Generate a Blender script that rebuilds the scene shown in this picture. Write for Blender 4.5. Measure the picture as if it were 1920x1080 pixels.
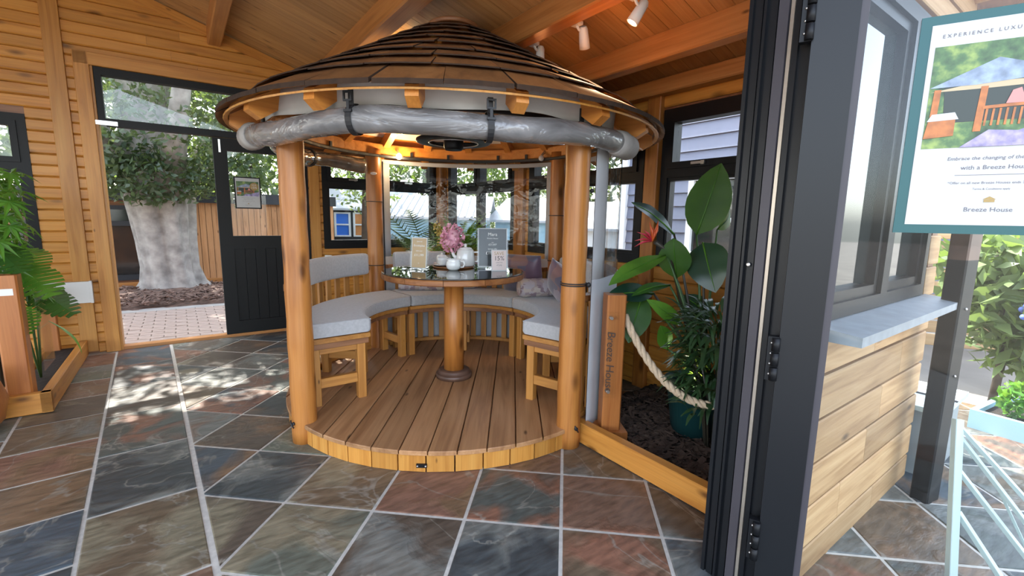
import bpy, bmesh, math, random
import numpy as np
from mathutils import Vector, Matrix, Euler
random.seed(11)
rng = np.random.default_rng(5)
PI = math.pi
rad = math.radians
S = bpy.context.scene
for o in list(bpy.data.objects): bpy.data.objects.remove(o)
COL = S.collection

# ---------------------------------------------------------------- camera
CAM_H = 1.25
PITCH, ROLL, FPX = rad(8.6), rad(1.0), 858.0
fw = Vector((0, math.cos(PITCH), -math.sin(PITCH)))
up0 = Vector((0, math.sin(PITCH), math.cos(PITCH)))
rt0 = Vector((1, 0, 0))
rt = rt0 * math.cos(ROLL) + up0 * math.sin(ROLL)
up = up0 * math.cos(ROLL) - rt0 * math.sin(ROLL)
cd = bpy.data.cameras.new('camera'); cam = bpy.data.objects.new('camera', cd); COL.objects.link(cam)
cd.sensor_width = 36.0; cd.sensor_fit = 'HORIZONTAL'; cd.lens = FPX * 36.0 / 1920.0
cd.clip_start = 0.02; cd.clip_end = 300
cam.matrix_world = Matrix(((rt.x, up.x, -fw.x, 0), (rt.y, up.y, -fw.y, 0), (rt.z, up.z, -fw.z, CAM_H), (0, 0, 0, 1)))
S.camera = cam

# ---------------------------------------------------------------- building frame: u along the back wall, v = distance from it
ANG = rad(36.0); V0 = -5.384
EU = Vector((math.cos(ANG), math.sin(ANG), 0)); EV = Vector((math.sin(ANG), -math.cos(ANG), 0))
BROOT = Matrix.Translation(EV * V0) @ Matrix.Rotation(ANG, 4, 'Z')      # local (u, -v, z)
def W(u, v, z=0.0): return EU * u + EV * (v + V0) + Vector((0, 0, z))
def ceil_z(u): return 2.22 + 0.31 * (2.79 - u)
RIDGE_U = -0.6

# ---------------------------------------------------------------- world, sun, exposure
wd = bpy.data.worlds.new('sky'); S.world = wd; wd.use_nodes = True
nt = wd.node_tree; nt.nodes.clear()
sky = nt.nodes.new('ShaderNodeTexSky'); sky.sky_type = 'NISHITA'; sky.sun_disc = False
sky.sun_elevation = rad(50); sky.air_density = 1.0; sky.dust_density = 2.0; sky.ozone_density = 1.0
SUN_AZ = Vector((-0.60, 0.80, 0)).normalized()          # horizontal direction towards the sun
sky.sun_rotation = math.atan2(SUN_AZ.x, SUN_AZ.y)
bg = nt.nodes.new('ShaderNodeBackground'); bg.inputs['Strength'].default_value = 0.36
wo = nt.nodes.new('ShaderNodeOutputWorld')
hz = nt.nodes.new('ShaderNodeHueSaturation'); hz.inputs['Saturation'].default_value = 0.55      # hazy summer sky
nt.links.new(sky.outputs[0], hz.inputs['Color']); nt.links.new(hz.outputs[0], bg.inputs[0]); nt.links.new(bg.outputs[0], wo.inputs[0])
sd = bpy.data.lights.new('sun', 'SUN'); sd.energy = 4.5; sd.angle = rad(0.6); sd.color = (1.0, 0.95, 0.86)
so = bpy.data.objects.new('sun', sd); COL.objects.link(so)
sun_dir = Vector((SUN_AZ.x * math.cos(rad(50)), SUN_AZ.y * math.cos(rad(50)), math.sin(rad(50))))
so.rotation_euler = (-sun_dir).to_track_quat('-Z', 'Y').to_euler(); so.location = (0, 0, 12)
vs = S.view_settings
vs.view_transform = 'Standard'; vs.look = 'None'; vs.gamma = 1.0; vs.use_curve_mapping = False
vs.exposure = 1.98
S.cycles.max_bounces = 10; S.cycles.transparent_max_bounces = 24; S.cycles.diffuse_bounces = 6
S.cycles.sample_clamp_indirect = 6.0; S.cycles.caustics_reflective = False; S.cycles.caustics_refractive = False

# ---------------------------------------------------------------- node helpers and materials
def newmat(name):
    m = bpy.data.materials.new(name); m.use_nodes = True; t = m.node_tree; t.nodes.clear()
    out = t.nodes.new('ShaderNodeOutputMaterial'); return m, t, out
def nd(t, kind, **kw):
    n = t.nodes.new('ShaderNode' + kind)
    for k, v in kw.items():
        if k[:2] == 'i_':
            key = k[2:].replace('_', ' ')
            if key.isdigit(): n.inputs[int(key)].default_value = v
            else: n.inputs[key].default_value = v
        else: setattr(n, k, v)
    return n
def lk(t, a, b): t.links.new(a, b)
def ramp(t, fac, stops, interp='LINEAR'):
    r = nd(t, 'ValToRGB'); r.color_ramp.interpolation = interp
    e = r.color_ramp.elements
    while len(e) < len(stops): e.new(0.5)
    for i, (p, c) in enumerate(stops):
        e[i].position = p; e[i].color = (*c, 1) if len(c) == 3 else c
    lk(t, fac, r.inputs[0]); return r.outputs[0]
def rand_coords(t, mul=(13, 7, 5), use='Object'):
    tc = nd(t, 'TexCoord'); oi = nd(t, 'ObjectInfo')
    cx = nd(t, 'CombineXYZ')
    for i, k in enumerate(mul):
        m = nd(t, 'Math', operation='MULTIPLY'); m.inputs[1].default_value = k * 3.0
        lk(t, oi.outputs['Random'], m.inputs[0]); lk(t, m.outputs[0], cx.inputs[i])
    a = nd(t, 'VectorMath', operation='ADD'); lk(t, tc.outputs[use], a.inputs[0]); lk(t, cx.outputs[0], a.inputs[1])
    return a.outputs[0], oi.outputs['Random']
def mixc(t, fac, a, b, mode='MIX'):
    m = nd(t, 'Mix', data_type='RGBA', blend_type=mode)
    if isinstance(fac, (int, float)): m.inputs[0].default_value = fac
    else: lk(t, fac, m.inputs[0])
    for i, v in ((6, a), (7, b)):
        if isinstance(v, tuple): m.inputs[i].default_value = (*v[:3], 1)
        else: lk(t, v, m.inputs[i])
    return m.outputs[2]
def plain(name, col, rough=0.5, metal=0.0, spec=0.5, var=0.0, scale=20.0, bump=0.0, coat=0.0, sheen=0.0):
    m, t, out = newmat(name); p = nd(t, 'BsdfPrincipled')
    p.inputs['Roughness'].default_value = rough; p.inputs['Metallic'].default_value = metal
    p.inputs['Specular IOR Level'].default_value = spec; p.inputs['Coat Weight'].default_value = coat
    p.inputs['Sheen Weight'].default_value = sheen
    p.inputs['Base Color'].default_value = (*col, 1)
    if var or bump:
        tc = nd(t, 'TexCoord'); n = nd(t, 'TexNoise'); n.inputs['Scale'].default_value = scale; n.inputs['Detail'].default_value = 4
        lk(t, tc.outputs['Object'], n.inputs['Vector'])
        if var:
            c = ramp(t, n.outputs[0], [(0.3, tuple(x * (1 - var) for x in col)), (0.7, tuple(min(1, x * (1 + var)) for x in col))])
            lk(t, c, p.inputs['Base Color'])
        if bump:
            b = nd(t, 'Bump'); b.inputs['Strength'].default_value = bump; b.inputs['Distance'].default_value = 0.01
            lk(t, n.outputs[0], b.inputs['Height']); lk(t, b.outputs[0], p.inputs['Normal'])
    lk(t, p.outputs[0], out.inputs[0]); return m
def wood(name, dark, mid, light, axis=0, rough=0.42, knots=0.05, spread=0.18, coat=0.0, fine=1.0):
    m, t, out = newmat(name); p = nd(t, 'BsdfPrincipled')
    vec, rnd = rand_coords(t)
    sc = [9.0 * fine] * 3; sc[axis] = 0.7
    mp = nd(t, 'Mapping'); mp.inputs['Scale'].default_value = sc; lk(t, vec, mp.inputs[0])
    n = nd(t, 'TexNoise'); n.inputs['Scale'].default_value = 2.2; n.inputs['Detail'].default_value = 5; n.inputs['Distortion'].default_value = 0.8
    lk(t, mp.outputs[0], n.inputs['Vector'])
    c = ramp(t, n.outputs[0], [(0.28, dark), (0.5, mid), (0.75, light)])
    sc2 = [60.0] * 3; sc2[axis] = 1.2
    mp2 = nd(t, 'Mapping'); mp2.inputs['Scale'].default_value = sc2; lk(t, vec, mp2.inputs[0])
    n2 = nd(t, 'TexNoise'); n2.inputs['Scale'].default_value = 2.0; n2.inputs['Detail'].default_value = 3; lk(t, mp2.outputs[0], n2.inputs['Vector'])
    g = ramp(t, n2.outputs[0], [(0.3, (0.90, 0.88, 0.85)), (0.65, (1.04, 1.04, 1.04))])
    c = mixc(t, 1.0, c, g, 'MULTIPLY')
    if knots:
        sc3 = [7.0] * 3; sc3[axis] = 2.6
        mp3 = nd(t, 'Mapping'); mp3.inputs['Scale'].default_value = sc3; lk(t, vec, mp3.inputs[0])
        v = nd(t, 'TexVoronoi'); v.inputs['Scale'].default_value = 1.25; lk(t, mp3.outputs[0], v.inputs['Vector'])
        k = ramp(t, v.outputs['Distance'], [(knots, (1, 1, 1)), (knots * 3.2, (0, 0, 0))])
        c = mixc(t, k, c, tuple(x * 0.42 for x in dark))
    br = nd(t, 'MapRange'); br.inputs['To Min'].default_value = 1 - spread; br.inputs['To Max'].default_value = 1 + spread
    lk(t, rnd, br.inputs[0])
    hs = nd(t, 'HueSaturation'); lk(t, br.outputs[0], hs.inputs['Value']); lk(t, c, hs.inputs['Color'])
    lk(t, hs.outputs[0], p.inputs['Base Color'])
    p.inputs['Roughness'].default_value = rough; p.inputs['Coat Weight'].default_value = coat; p.inputs['Coat Roughness'].default_value = 0.25
    b = nd(t, 'Bump'); b.inputs['Strength'].default_value = 0.12; b.inputs['Distance'].default_value = 0.004
    lk(t, n2.outputs[0], b.inputs['Height']); lk(t, b.outputs[0], p.inputs['Normal'])
    lk(t, p.outputs[0], out.inputs[0]); return m
def clear(name, tint=(1, 1, 1), base=0.05, rough=0.0, bump=0.0, bscale=8.0, gain=0.9):
    m, t, out = newmat(name)
    lw = nd(t, 'LayerWeight'); lw.inputs['Blend'].default_value = 0.5
    pw = nd(t, 'Math', operation='POWER'); pw.inputs[1].default_value = 5.0; lk(t, lw.outputs['Facing'], pw.inputs[0])
    ml = nd(t, 'Math', operation='MULTIPLY_ADD'); ml.inputs[1].default_value = gain; ml.inputs[2].default_value = base; lk(t, pw.outputs[0], ml.inputs[0])
    tr = nd(t, 'BsdfTransparent'); tr.inputs[0].default_value = (*tint, 1)
    gl = nd(t, 'BsdfGlossy'); gl.inputs['Roughness'].default_value = rough
    mx = nd(t, 'MixShader'); lk(t, ml.outputs[0], mx.inputs[0]); lk(t, tr.outputs[0], mx.inputs[1]); lk(t, gl.outputs[0], mx.inputs[2])
    if bump:
        tc = nd(t, 'TexCoord'); n = nd(t, 'TexNoise'); n.inputs['Scale'].default_value = bscale; n.inputs['Detail'].default_value = 2; n.inputs['Distortion'].default_value = 1.5
        lk(t, tc.outputs['Object'], n.inputs['Vector'])
        b = nd(t, 'Bump'); b.inputs['Strength'].default_value = bump; b.inputs['Distance'].default_value = 0.03
        lk(t, n.outputs[0], b.inputs['Height']); lk(t, b.outputs[0], gl.inputs['Normal'])
    lk(t, mx.outputs[0], out.inputs[0]); return m
def leafmat(name, c1, c2, scale=3.0, trans=0.35, rough=0.4):
    m, t, out = newmat(name)
    vec, rnd = rand_coords(t, (3, 5, 7)); n = nd(t, 'TexNoise'); n.inputs['Scale'].default_value = scale; n.inputs['Detail'].default_value = 3
    lk(t, vec, n.inputs['Vector'])
    c = ramp(t, n.outputs[0], [(0.32, c1), (0.68, c2)])
    p = nd(t, 'BsdfPrincipled'); p.inputs['Roughness'].default_value = rough; lk(t, c, p.inputs['Base Color'])
    tl = nd(t, 'BsdfTranslucent'); tc = mixc(t, 0.5, c, (0.35, 0.5, 0.05)); lk(t, tc, tl.inputs[0])
    mx = nd(t, 'MixShader'); mx.inputs[0].default_value = trans; lk(t, p.outputs[0], mx.inputs[1]); lk(t, tl.outputs[0], mx.inputs[2])
    lk(t, mx.outputs[0], out.inputs[0]); return m
def emit(name, col, st):
    m, t, out = newmat(name); e = nd(t, 'Emission'); e.inputs[0].default_value = (*col, 1); e.inputs[1].default_value = st
    lk(t, e.outputs[0], out.inputs[0]); return m
def slate_mat():
    m, t, out = newmat('slate'); p = nd(t, 'BsdfPrincipled')
    vec, rnd = rand_coords(t, (11, 6, 3))
    pal = [(0.0, (0.0748, 0.0867, 0.0777)), (0.16, (0.1271, 0.0927, 0.0598)), (0.30, (0.0478, 0.0568, 0.0598)), (0.44, (0.1569, 0.0927, 0.0628)),
           (0.56, (0.1121, 0.1226, 0.0957)), (0.70, (0.0867, 0.0672, 0.0508)), (0.82, (0.0598, 0.0777, 0.0927)), (0.93, (0.1868, 0.0987, 0.0672))]
    base = ramp(t, rnd, pal, 'CONSTANT')
    r2 = nd(t, 'Math', operation='FRACT'); mm = nd(t, 'Math', operation='MULTIPLY'); mm.inputs[1].default_value = 7.31
    lk(t, rnd, mm.inputs[0]); lk(t, mm.outputs[0], r2.inputs[0])
    other = ramp(t, r2.outputs[0], [(0.0, (0.17, 0.105, 0.06)), (0.35, (0.145, 0.15, 0.135)), (0.65, (0.20, 0.095, 0.06)), (0.85, (0.19, 0.165, 0.11))], 'CONSTANT')
    n = nd(t, 'TexNoise'); n.inputs['Scale'].default_value = 3.2; n.inputs['Detail'].default_value = 6; n.inputs['Distortion'].default_value = 0.7; lk(t, vec, n.inputs['Vector'])
    f = ramp(t, n.outputs[0], [(0.47, (0, 0, 0)), (0.60, (1, 1, 1))])
    c = mixc(t, f, base, other)
    # pale veins along lifted layers
    n3 = nd(t, 'TexNoise'); n3.inputs['Scale'].default_value = 1.5; n3.inputs['Detail'].default_value = 5; n3.inputs['Distortion'].default_value = 1.2; lk(t, vec, n3.inputs['Vector'])
    s1 = nd(t, 'Math', operation='SUBTRACT'); s1.inputs[1].default_value = 0.53; lk(t, n3.outputs[0], s1.inputs[0])
    ab = nd(t, 'Math', operation='ABSOLUTE'); lk(t, s1.outputs[0], ab.inputs[0])
    vn = ramp(t, ab.outputs[0], [(0.002, (0.55, 0.55, 0.55)), (0.010, (0, 0, 0))])
    c = mixc(t, vn, c, (0.26, 0.25, 0.21))
    mp = nd(t, 'Mapping'); mp.inputs['Scale'].default_value = (7, 26, 10); mp.inputs['Rotation'].default_value = (0, 0, 0.5); lk(t, vec, mp.inputs[0])
    n4 = nd(t, 'TexNoise'); n4.inputs['Scale'].default_value = 1.6; n4.inputs['Detail'].default_value = 6; lk(t, mp.outputs[0], n4.inputs['Vector'])
    g = ramp(t, n4.outputs[0], [(0.3, (0.62, 0.62, 0.62)), (0.7, (1.35, 1.35, 1.35))])
    c = mixc(t, 1.0, c, g, 'MULTIPLY')
    lk(t, c, p.inputs['Base Color'])
    rr = nd(t, 'MapRange'); rr.inputs['To Min'].default_value = 0.30; rr.inputs['To Max'].default_value = 0.55; lk(t, n4.outputs[0], rr.inputs[0]); lk(t, rr.outputs[0], p.inputs['Roughness'])
    b = nd(t, 'Bump'); b.inputs['Strength'].default_value = 0.45; b.inputs['Distance'].default_value = 0.006; lk(t, n4.outputs[0], b.inputs['Height'])
    b2 = nd(t, 'Bump'); b2.inputs['Strength'].default_value = 0.5; b2.inputs['Distance'].default_value = 0.008; lk(t, f, b2.inputs['Height']); lk(t, b.outputs[0], b2.inputs['Normal'])
    lk(t, b2.outputs[0], p.inputs['Normal'])
    lk(t, p.outputs[0], out.inputs[0]); return m
def patch_fabric(name, cols, scale=9.0, rough=0.5, sheen=0.3):
    m, t, out = newmat(name); p = nd(t, 'BsdfPrincipled')
    tc = nd(t, 'TexCoord'); v = nd(t, 'TexVoronoi'); v.distance = 'CHEBYCHEV'; v.inputs['Scale'].default_value = scale; lk(t, tc.outputs['Object'], v.inputs['Vector'])
    sx = nd(t, 'SeparateColor'); lk(t, v.outputs['Color'], sx.inputs[0])
    n = len(cols); c = ramp(t, sx.outputs[0], [(i / n, cols[i]) for i in range(n)], 'CONSTANT')
    lk(t, c, p.inputs['Base Color']); p.inputs['Roughness'].default_value = rough; p.inputs['Sheen Weight'].default_value = sheen
    lk(t, p.outputs[0], out.inputs[0]); return m
def foliage_print(name):
    m, t, out = newmat(name); p = nd(t, 'BsdfPrincipled')
    tc = nd(t, 'TexCoord'); n = nd(t, 'TexNoise'); n.inputs['Scale'].default_value = 26; n.inputs['Detail'].default_value = 5; lk(t, tc.outputs['Object'], n.inputs['Vector'])
    c = ramp(t, n.outputs[0], [(0.3, (0.015, 0.035, 0.02)), (0.5, (0.07, 0.15, 0.05)), (0.7, (0.32, 0.42, 0.10))])
    lk(t, c, p.inputs['Base Color']); p.inputs['Roughness'].default_value = 0.35; lk(t, p.outputs[0], out.inputs[0]); return m

M = {}
M['pine'] = wood('pine_wall', (0.45, 0.18, 0.028), (0.56, 0.25, 0.045), (0.62, 0.3, 0.065), spread=0.10, knots=0.07)
M['pine_trim'] = wood('pine_trim', (0.45, 0.175, 0.028), (0.57, 0.25, 0.045), (0.63, 0.3, 0.065), spread=0.06, knots=0.03)
M['ceil'] = wood('ceiling_pine', (0.36, 0.185, 0.062), (0.45, 0.245, 0.09), (0.52, 0.3, 0.12), spread=0.12)
M['beam'] = wood('beam_pine', (0.34, 0.135, 0.036), (0.44, 0.19, 0.055), (0.51, 0.24, 0.078), spread=0.05, knots=0.03)
M['log'] = wood('log_post', (0.27, 0.088, 0.017), (0.41, 0.155, 0.032), (0.48, 0.2, 0.048), axis=2, spread=0.05, knots=0.075, rough=0.38)
M['deck'] = wood('deck_board', (0.25, 0.115, 0.045), (0.365, 0.185, 0.08), (0.44, 0.24, 0.11), axis=1, spread=0.20, rough=0.5, knots=0.035)
M['skirt'] = wood('skirting_pine', (0.4, 0.16, 0.026), (0.52, 0.235, 0.046), (0.58, 0.29, 0.066), axis=2, spread=0.15, knots=0.02)
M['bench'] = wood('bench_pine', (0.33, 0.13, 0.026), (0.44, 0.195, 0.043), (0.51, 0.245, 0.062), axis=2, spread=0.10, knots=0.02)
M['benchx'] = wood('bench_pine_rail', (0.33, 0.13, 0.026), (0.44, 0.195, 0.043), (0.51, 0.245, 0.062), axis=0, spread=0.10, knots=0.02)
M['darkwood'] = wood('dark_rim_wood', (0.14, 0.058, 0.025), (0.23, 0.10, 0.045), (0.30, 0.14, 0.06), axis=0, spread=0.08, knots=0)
M['tablewood'] = wood('table_wood', (0.17, 0.058, 0.017), (0.26, 0.1, 0.03), (0.34, 0.145, 0.046), axis=0, spread=0.12, knots=0)
M['basewood'] = plain('base_wood', (0.10, 0.052, 0.034), 0.45, var=0.25, scale=14)
M['shingle'] = wood('cedar_shingle', (0.12, 0.047, 0.013), (0.19, 0.078, 0.022), (0.245, 0.11, 0.035), axis=0, spread=0.22, rough=0.6, knots=0.0, fine=0.7)
M['shingle_edge_shade'] = plain('shaded_end_grain', (0.030, 0.013, 0.005), 0.9, var=0.3, scale=40)  # end grain darkened in colour to stand in for shade between courses
M['rafter'] = wood('rafter_pine', (0.44, 0.15, 0.024), (0.55, 0.215, 0.04), (0.62, 0.27, 0.06), spread=0.08, knots=0.02)
M['planter'] = wood('planter_timber', (0.4, 0.145, 0.022), (0.52, 0.22, 0.04), (0.6, 0.28, 0.062), spread=0.06, knots=0.06)
M['planter_post'] = wood('planter_post_timber', (0.28, 0.085, 0.02), (0.38, 0.13, 0.03), (0.45, 0.17, 0.045), axis=2, spread=0.06, knots=0.05)
M['siding'] = wood('weathered_siding', (0.30, 0.16, 0.065), (0.45, 0.27, 0.125), (0.54, 0.35, 0.18), spread=0.25, rough=0.7, knots=0.05)
M['cabin'] = wood('cabin_cladding', (0.34, 0.15, 0.05), (0.50, 0.245, 0.10), (0.58, 0.31, 0.14), axis=2, spread=0.10, rough=0.6, knots=0.04)
M['slate'] = slate_mat()
M['grout'] = plain('grout', (0.52, 0.50, 0.45), 0.85, var=0.12, scale=40)
M['black'] = plain('black_upvc', (0.006, 0.0065, 0.008), 0.45, spec=0.25)
M['blackdoor'] = plain('black_painted_wood', (0.007, 0.0075, 0.0075), 0.5, spec=0.25)
M['alu'] = plain('anthracite_aluminium', (0.008, 0.009, 0.011), 0.35, metal=0.0, spec=0.3)
M['alu2'] = plain('grey_seal_strip', (0.055, 0.05, 0.058), 0.4, spec=0.35)
M['silver'] = plain('silver_metal', (0.62, 0.60, 0.57), 0.28, metal=0.9)
M['beige_metal'] = plain('bare_metal_strip', (0.42, 0.37, 0.31), 0.3, metal=0.6)
M['glass'] = clear('window_glass', (0.97, 0.98, 0.975), 0.025)
M['coatedglass'] = plain('tinted_outside_glass', (0.018, 0.023, 0.023), 0.03, spec=0.7)
M['doorglass'] = clear('door_leaf_glass', (0.95, 0.975, 0.98), 0.022)
M['acrylic'] = clear('acrylic', (0.985, 0.99, 0.99), 0.012)
M['pvc'] = clear('clear_pvc', (0.93, 0.945, 0.945), 0.02, 0.02, 0.25, 5.0, 0.6)
M['tableglass'] = plain('dark_table_glass', (0.012, 0.013, 0.013), 0.02, spec=0.8)
M['canvas'] = plain('grey_canvas', (0.38, 0.385, 0.40), 0.75, var=0.06, scale=6, sheen=0.2, bump=0.08)
M['canvas_light'] = plain('light_canvas', (0.50, 0.49, 0.47), 0.7, var=0.08, scale=7, bump=0.25)
M['cuff'] = plain('grey_beige_cuff', (0.34, 0.32, 0.30), 0.75, var=0.15, scale=14, bump=0.5)
M['lining'] = plain('cream_lining', (0.66, 0.58, 0.46), 0.8, var=0.05, scale=3)
M['cushion'] = plain('grey_seat_fabric', (0.40, 0.40, 0.405), 0.85, var=0.08, scale=60, sheen=0.3, bump=0.05)
M['strap'] = plain('black_webbing', (0.012, 0.012, 0.014), 0.55)
M['roll'] = plain('rolled_clear_sheet', (0.17, 0.165, 0.165), 0.22, spec=0.5, var=0.35, scale=4, bump=0.7, coat=0.5)
def rollmat(name, col, var):
    m, t, out = newmat(name); p = nd(t, 'BsdfPrincipled'); tc = nd(t, 'TexCoord')
    mp = nd(t, 'Mapping'); mp.inputs['Scale'].default_value = (1, 1, 2.5); lk(t, tc.outputs['Object'], mp.inputs[0])
    n = nd(t, 'TexNoise'); n.inputs['Scale'].default_value = 3.0; n.inputs['Detail'].default_value = 3; n.inputs['Distortion'].default_value = 2.2; lk(t, mp.outputs[0], n.inputs['Vector'])
    c = ramp(t, n.outputs[0], [(0.35, tuple(x * (1 - var) for x in col)), (0.65, tuple(x * (1 + var) for x in col))]); lk(t, c, p.inputs['Base Color'])
    p.inputs['Roughness'].default_value = 0.35; p.inputs['Coat Weight'].default_value = 1.0; p.inputs['Coat Roughness'].default_value = 0.04
    b = nd(t, 'Bump'); b.inputs['Strength'].default_value = 1.0; b.inputs['Distance'].default_value = 0.05; lk(t, n.outputs[0], b.inputs['Height'])
    lk(t, b.outputs[0], p.inputs['Coat Normal']); lk(t, p.outputs[0], out.inputs[0]); return m
M['roll'] = rollmat('rolled_clear_film', (0.17, 0.165, 0.165), 0.35)
M['rolldark'] = plain('rolled_dark_sheet', (0.13, 0.115, 0.10), 0.12, spec=0.8, var=0.4, scale=9, bump=0.9, coat=1.0)
M['white'] = plain('white_plastic', (0.72, 0.72, 0.70), 0.4)
M['ceramic'] = plain('white_ceramic', (0.75, 0.75, 0.73), 0.12, coat=0.5)
M['paper'] = plain('white_paper', (0.50, 0.51, 0.51), 0.6)
M['pinkpaper'] = plain('pink_card', (0.66, 0.55, 0.52), 0.6)
M['goldcard'] = plain('gold_card', (0.40, 0.25, 0.10), 0.55)
M['slatecard'] = plain('charcoal_card', (0.024, 0.030, 0.034), 0.5)
M['green_border'] = plain('teal_border', (0.004, 0.075, 0.08), 0.4)
M['ink'] = plain('grey_ink', (0.13, 0.12, 0.14), 0.6)
M['darkink'] = plain('dark_ink', (0.05, 0.035, 0.03), 0.6)
M['whiteink'] = plain('white_ink', (0.72, 0.70, 0.66), 0.6)
M['goldprint'] = plain('gold_print', (0.33, 0.22, 0.07), 0.4)
M['photo_green'] = foliage_print('photo_foliage')
M['photo_blue'] = plain('photo_roof_blue', (0.22, 0.28, 0.38), 0.35, var=0.4, scale=40)
M['photo_orange'] = plain('photo_timber', (0.40, 0.13, 0.03), 0.35, var=0.3, scale=40)
M['photo_lilac'] = plain('photo_lavender', (0.30, 0.26, 0.46), 0.35, var=0.5, scale=45)
M['photo_dark'] = plain('photo_shadow', (0.02, 0.03, 0.025), 0.35)
M['photo_cream'] = plain('photo_cream', (0.45, 0.36, 0.22), 0.35)
M['photo_pink'] = plain('photo_pink', (0.55, 0.22, 0.2), 0.35)
M['rope'] = plain('natural_rope', (0.58, 0.45, 0.31), 0.85, var=0.12, scale=80, bump=0.3)
M['potteal'] = plain('teal_plastic_pot', (0.012, 0.060, 0.062), 0.4)
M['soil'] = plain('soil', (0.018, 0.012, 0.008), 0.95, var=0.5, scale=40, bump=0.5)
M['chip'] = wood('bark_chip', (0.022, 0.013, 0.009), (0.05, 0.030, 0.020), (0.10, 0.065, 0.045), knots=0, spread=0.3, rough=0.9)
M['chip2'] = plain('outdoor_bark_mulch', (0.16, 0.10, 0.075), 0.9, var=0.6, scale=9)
M['leaf_big'] = leafmat('banana_leaf', (0.016, 0.070, 0.010), (0.036, 0.115, 0.014), 5, 0.2, 0.5)
M['leaf_teal'] = leafmat('dark_glossy_leaf', (0.005, 0.030, 0.020), (0.012, 0.050, 0.033), 5, 0.1, 0.3)
M['leaf_bright'] = leafmat('bright_leaf', (0.05, 0.19, 0.02), (0.14, 0.33, 0.04), 6, 0.35, 0.35)
M['leaf_fern'] = leafmat('fern_leaf', (0.08, 0.22, 0.02), (0.20, 0.40, 0.04), 6, 0.35, 0.45)
M['leaf_palm'] = leafmat('palm_leaf', (0.022, 0.055, 0.025), (0.07, 0.12, 0.05), 6, 0.25, 0.4)
M['leaf_bush'] = leafmat('dark_bush_leaf', (0.015, 0.045, 0.018), (0.035, 0.085, 0.03), 8, 0.15, 0.35)
M['leaf_tree'] = leafmat('tree_leaf', (0.045, 0.08, 0.045), (0.13, 0.18, 0.10), 1.4, 0.3, 0.3)
M['leaf_tree2'] = leafmat('tree_leaf_light', (0.07, 0.12, 0.045), (0.20, 0.26, 0.10), 1.0, 0.35, 0.4)
M['leaf_conifer'] = leafmat('conifer_leaf', (0.02, 0.045, 0.025), (0.07, 0.11, 0.05), 1.0, 0.25, 0.5)
M['stem'] = plain('green_stem', (0.05, 0.11, 0.03), 0.45)
M['stem_dark'] = plain('dark_stem', (0.035, 0.03, 0.02), 0.5)
M['bract'] = plain('orange_bract', (0.62, 0.10, 0.02), 0.4, var=0.3, scale=15)
M['bract2'] = plain('crimson_bract', (0.50, 0.03, 0.06), 0.4)
M['pink'] = leafmat('pink_petal', (0.62, 0.22, 0.36), (0.82, 0.50, 0.56), 30, 0.0, 0.6)
M['yellowfl'] = plain('yellow_blossom', (0.60, 0.46, 0.12), 0.6, var=0.3, scale=30)
M['bluefl'] = plain('blue_blossom', (0.10, 0.16, 0.50), 0.6, var=0.5, scale=25)
M['bark'] = plain('beech_bark', (0.33, 0.31, 0.28), 0.85, var=0.35, scale=7, bump=0.6)
M['barkdark'] = plain('dark_bark', (0.08, 0.06, 0.045), 0.9, var=0.3, scale=8, bump=0.5)
M['brick'] = plain('paving_brick', (0.36, 0.275, 0.225), 0.85, var=0.2, scale=9)
M['concrete'] = plain('concrete', (0.36, 0.34, 0.31), 0.9, var=0.12, scale=6)
M['ground'] = plain('paved_ground', (0.20, 0.18, 0.155), 0.95, var=0.2, scale=2)
M['fascia'] = plain('dark_fascia', (0.018, 0.022, 0.028), 0.5)
M['cabinwin'] = plain('dark_cabin_window', (0.014, 0.017, 0.018), 0.08, spec=0.8)
M['greypaint'] = plain('blue_grey_paint', (0.165, 0.185, 0.25), 0.6, var=0.06, scale=4)
M['whitepaint'] = plain('white_paint', (0.70, 0.71, 0.72), 0.5)
M['bluepaint'] = plain('bright_blue_paint', (0.03, 0.16, 0.62), 0.4)
M['palebluepaint'] = plain('pale_blue_paint', (0.30, 0.48, 0.58), 0.55)
M['orangelog'] = plain('orange_log', (0.50, 0.20, 0.06), 0.6, var=0.15, scale=5)
M['greyroof'] = plain('pale_felt_roof', (0.42, 0.43, 0.45), 0.7, var=0.08, scale=5)
M['darkroof'] = plain('dark_roof', (0.05, 0.055, 0.065), 0.8)
M['sill'] = plain('grey_painted_sill', (0.22, 0.24, 0.26), 0.5, var=0.12, scale=20)
M['greybox'] = plain('grey_painted_box', (0.24, 0.26, 0.26), 0.6, var=0.1, scale=10)
M['palegreen'] = plain('pale_green_metal', (0.46, 0.55, 0.53), 0.4)
M['rug_purple'] = patch_fabric('purple_abstract_velvet', [(0.14, 0.085, 0.13), (0.22, 0.12, 0.12), (0.30, 0.25, 0.30), (0.10, 0.10, 0.16), (0.26, 0.17, 0.17)], 6.0, 0.4, 0.6)
M['pattern'] = patch_fabric('pale_patchwork_fabric', [(0.42, 0.34, 0.32), (0.26, 0.19, 0.22), (0.52, 0.46, 0.42), (0.34, 0.27, 0.30), (0.46, 0.42, 0.46)], 28.0, 0.7, 0.2)
M['bulb'] = emit('lit_bulb', (1.0, 0.62, 0.22), 40.0)
M['lens'] = emit('lit_spot_lens', (1.0, 0.72, 0.38), 18.0)
M['uplens'] = emit('lit_uplight', (1.0, 0.93, 0.72), 6.0)

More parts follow.
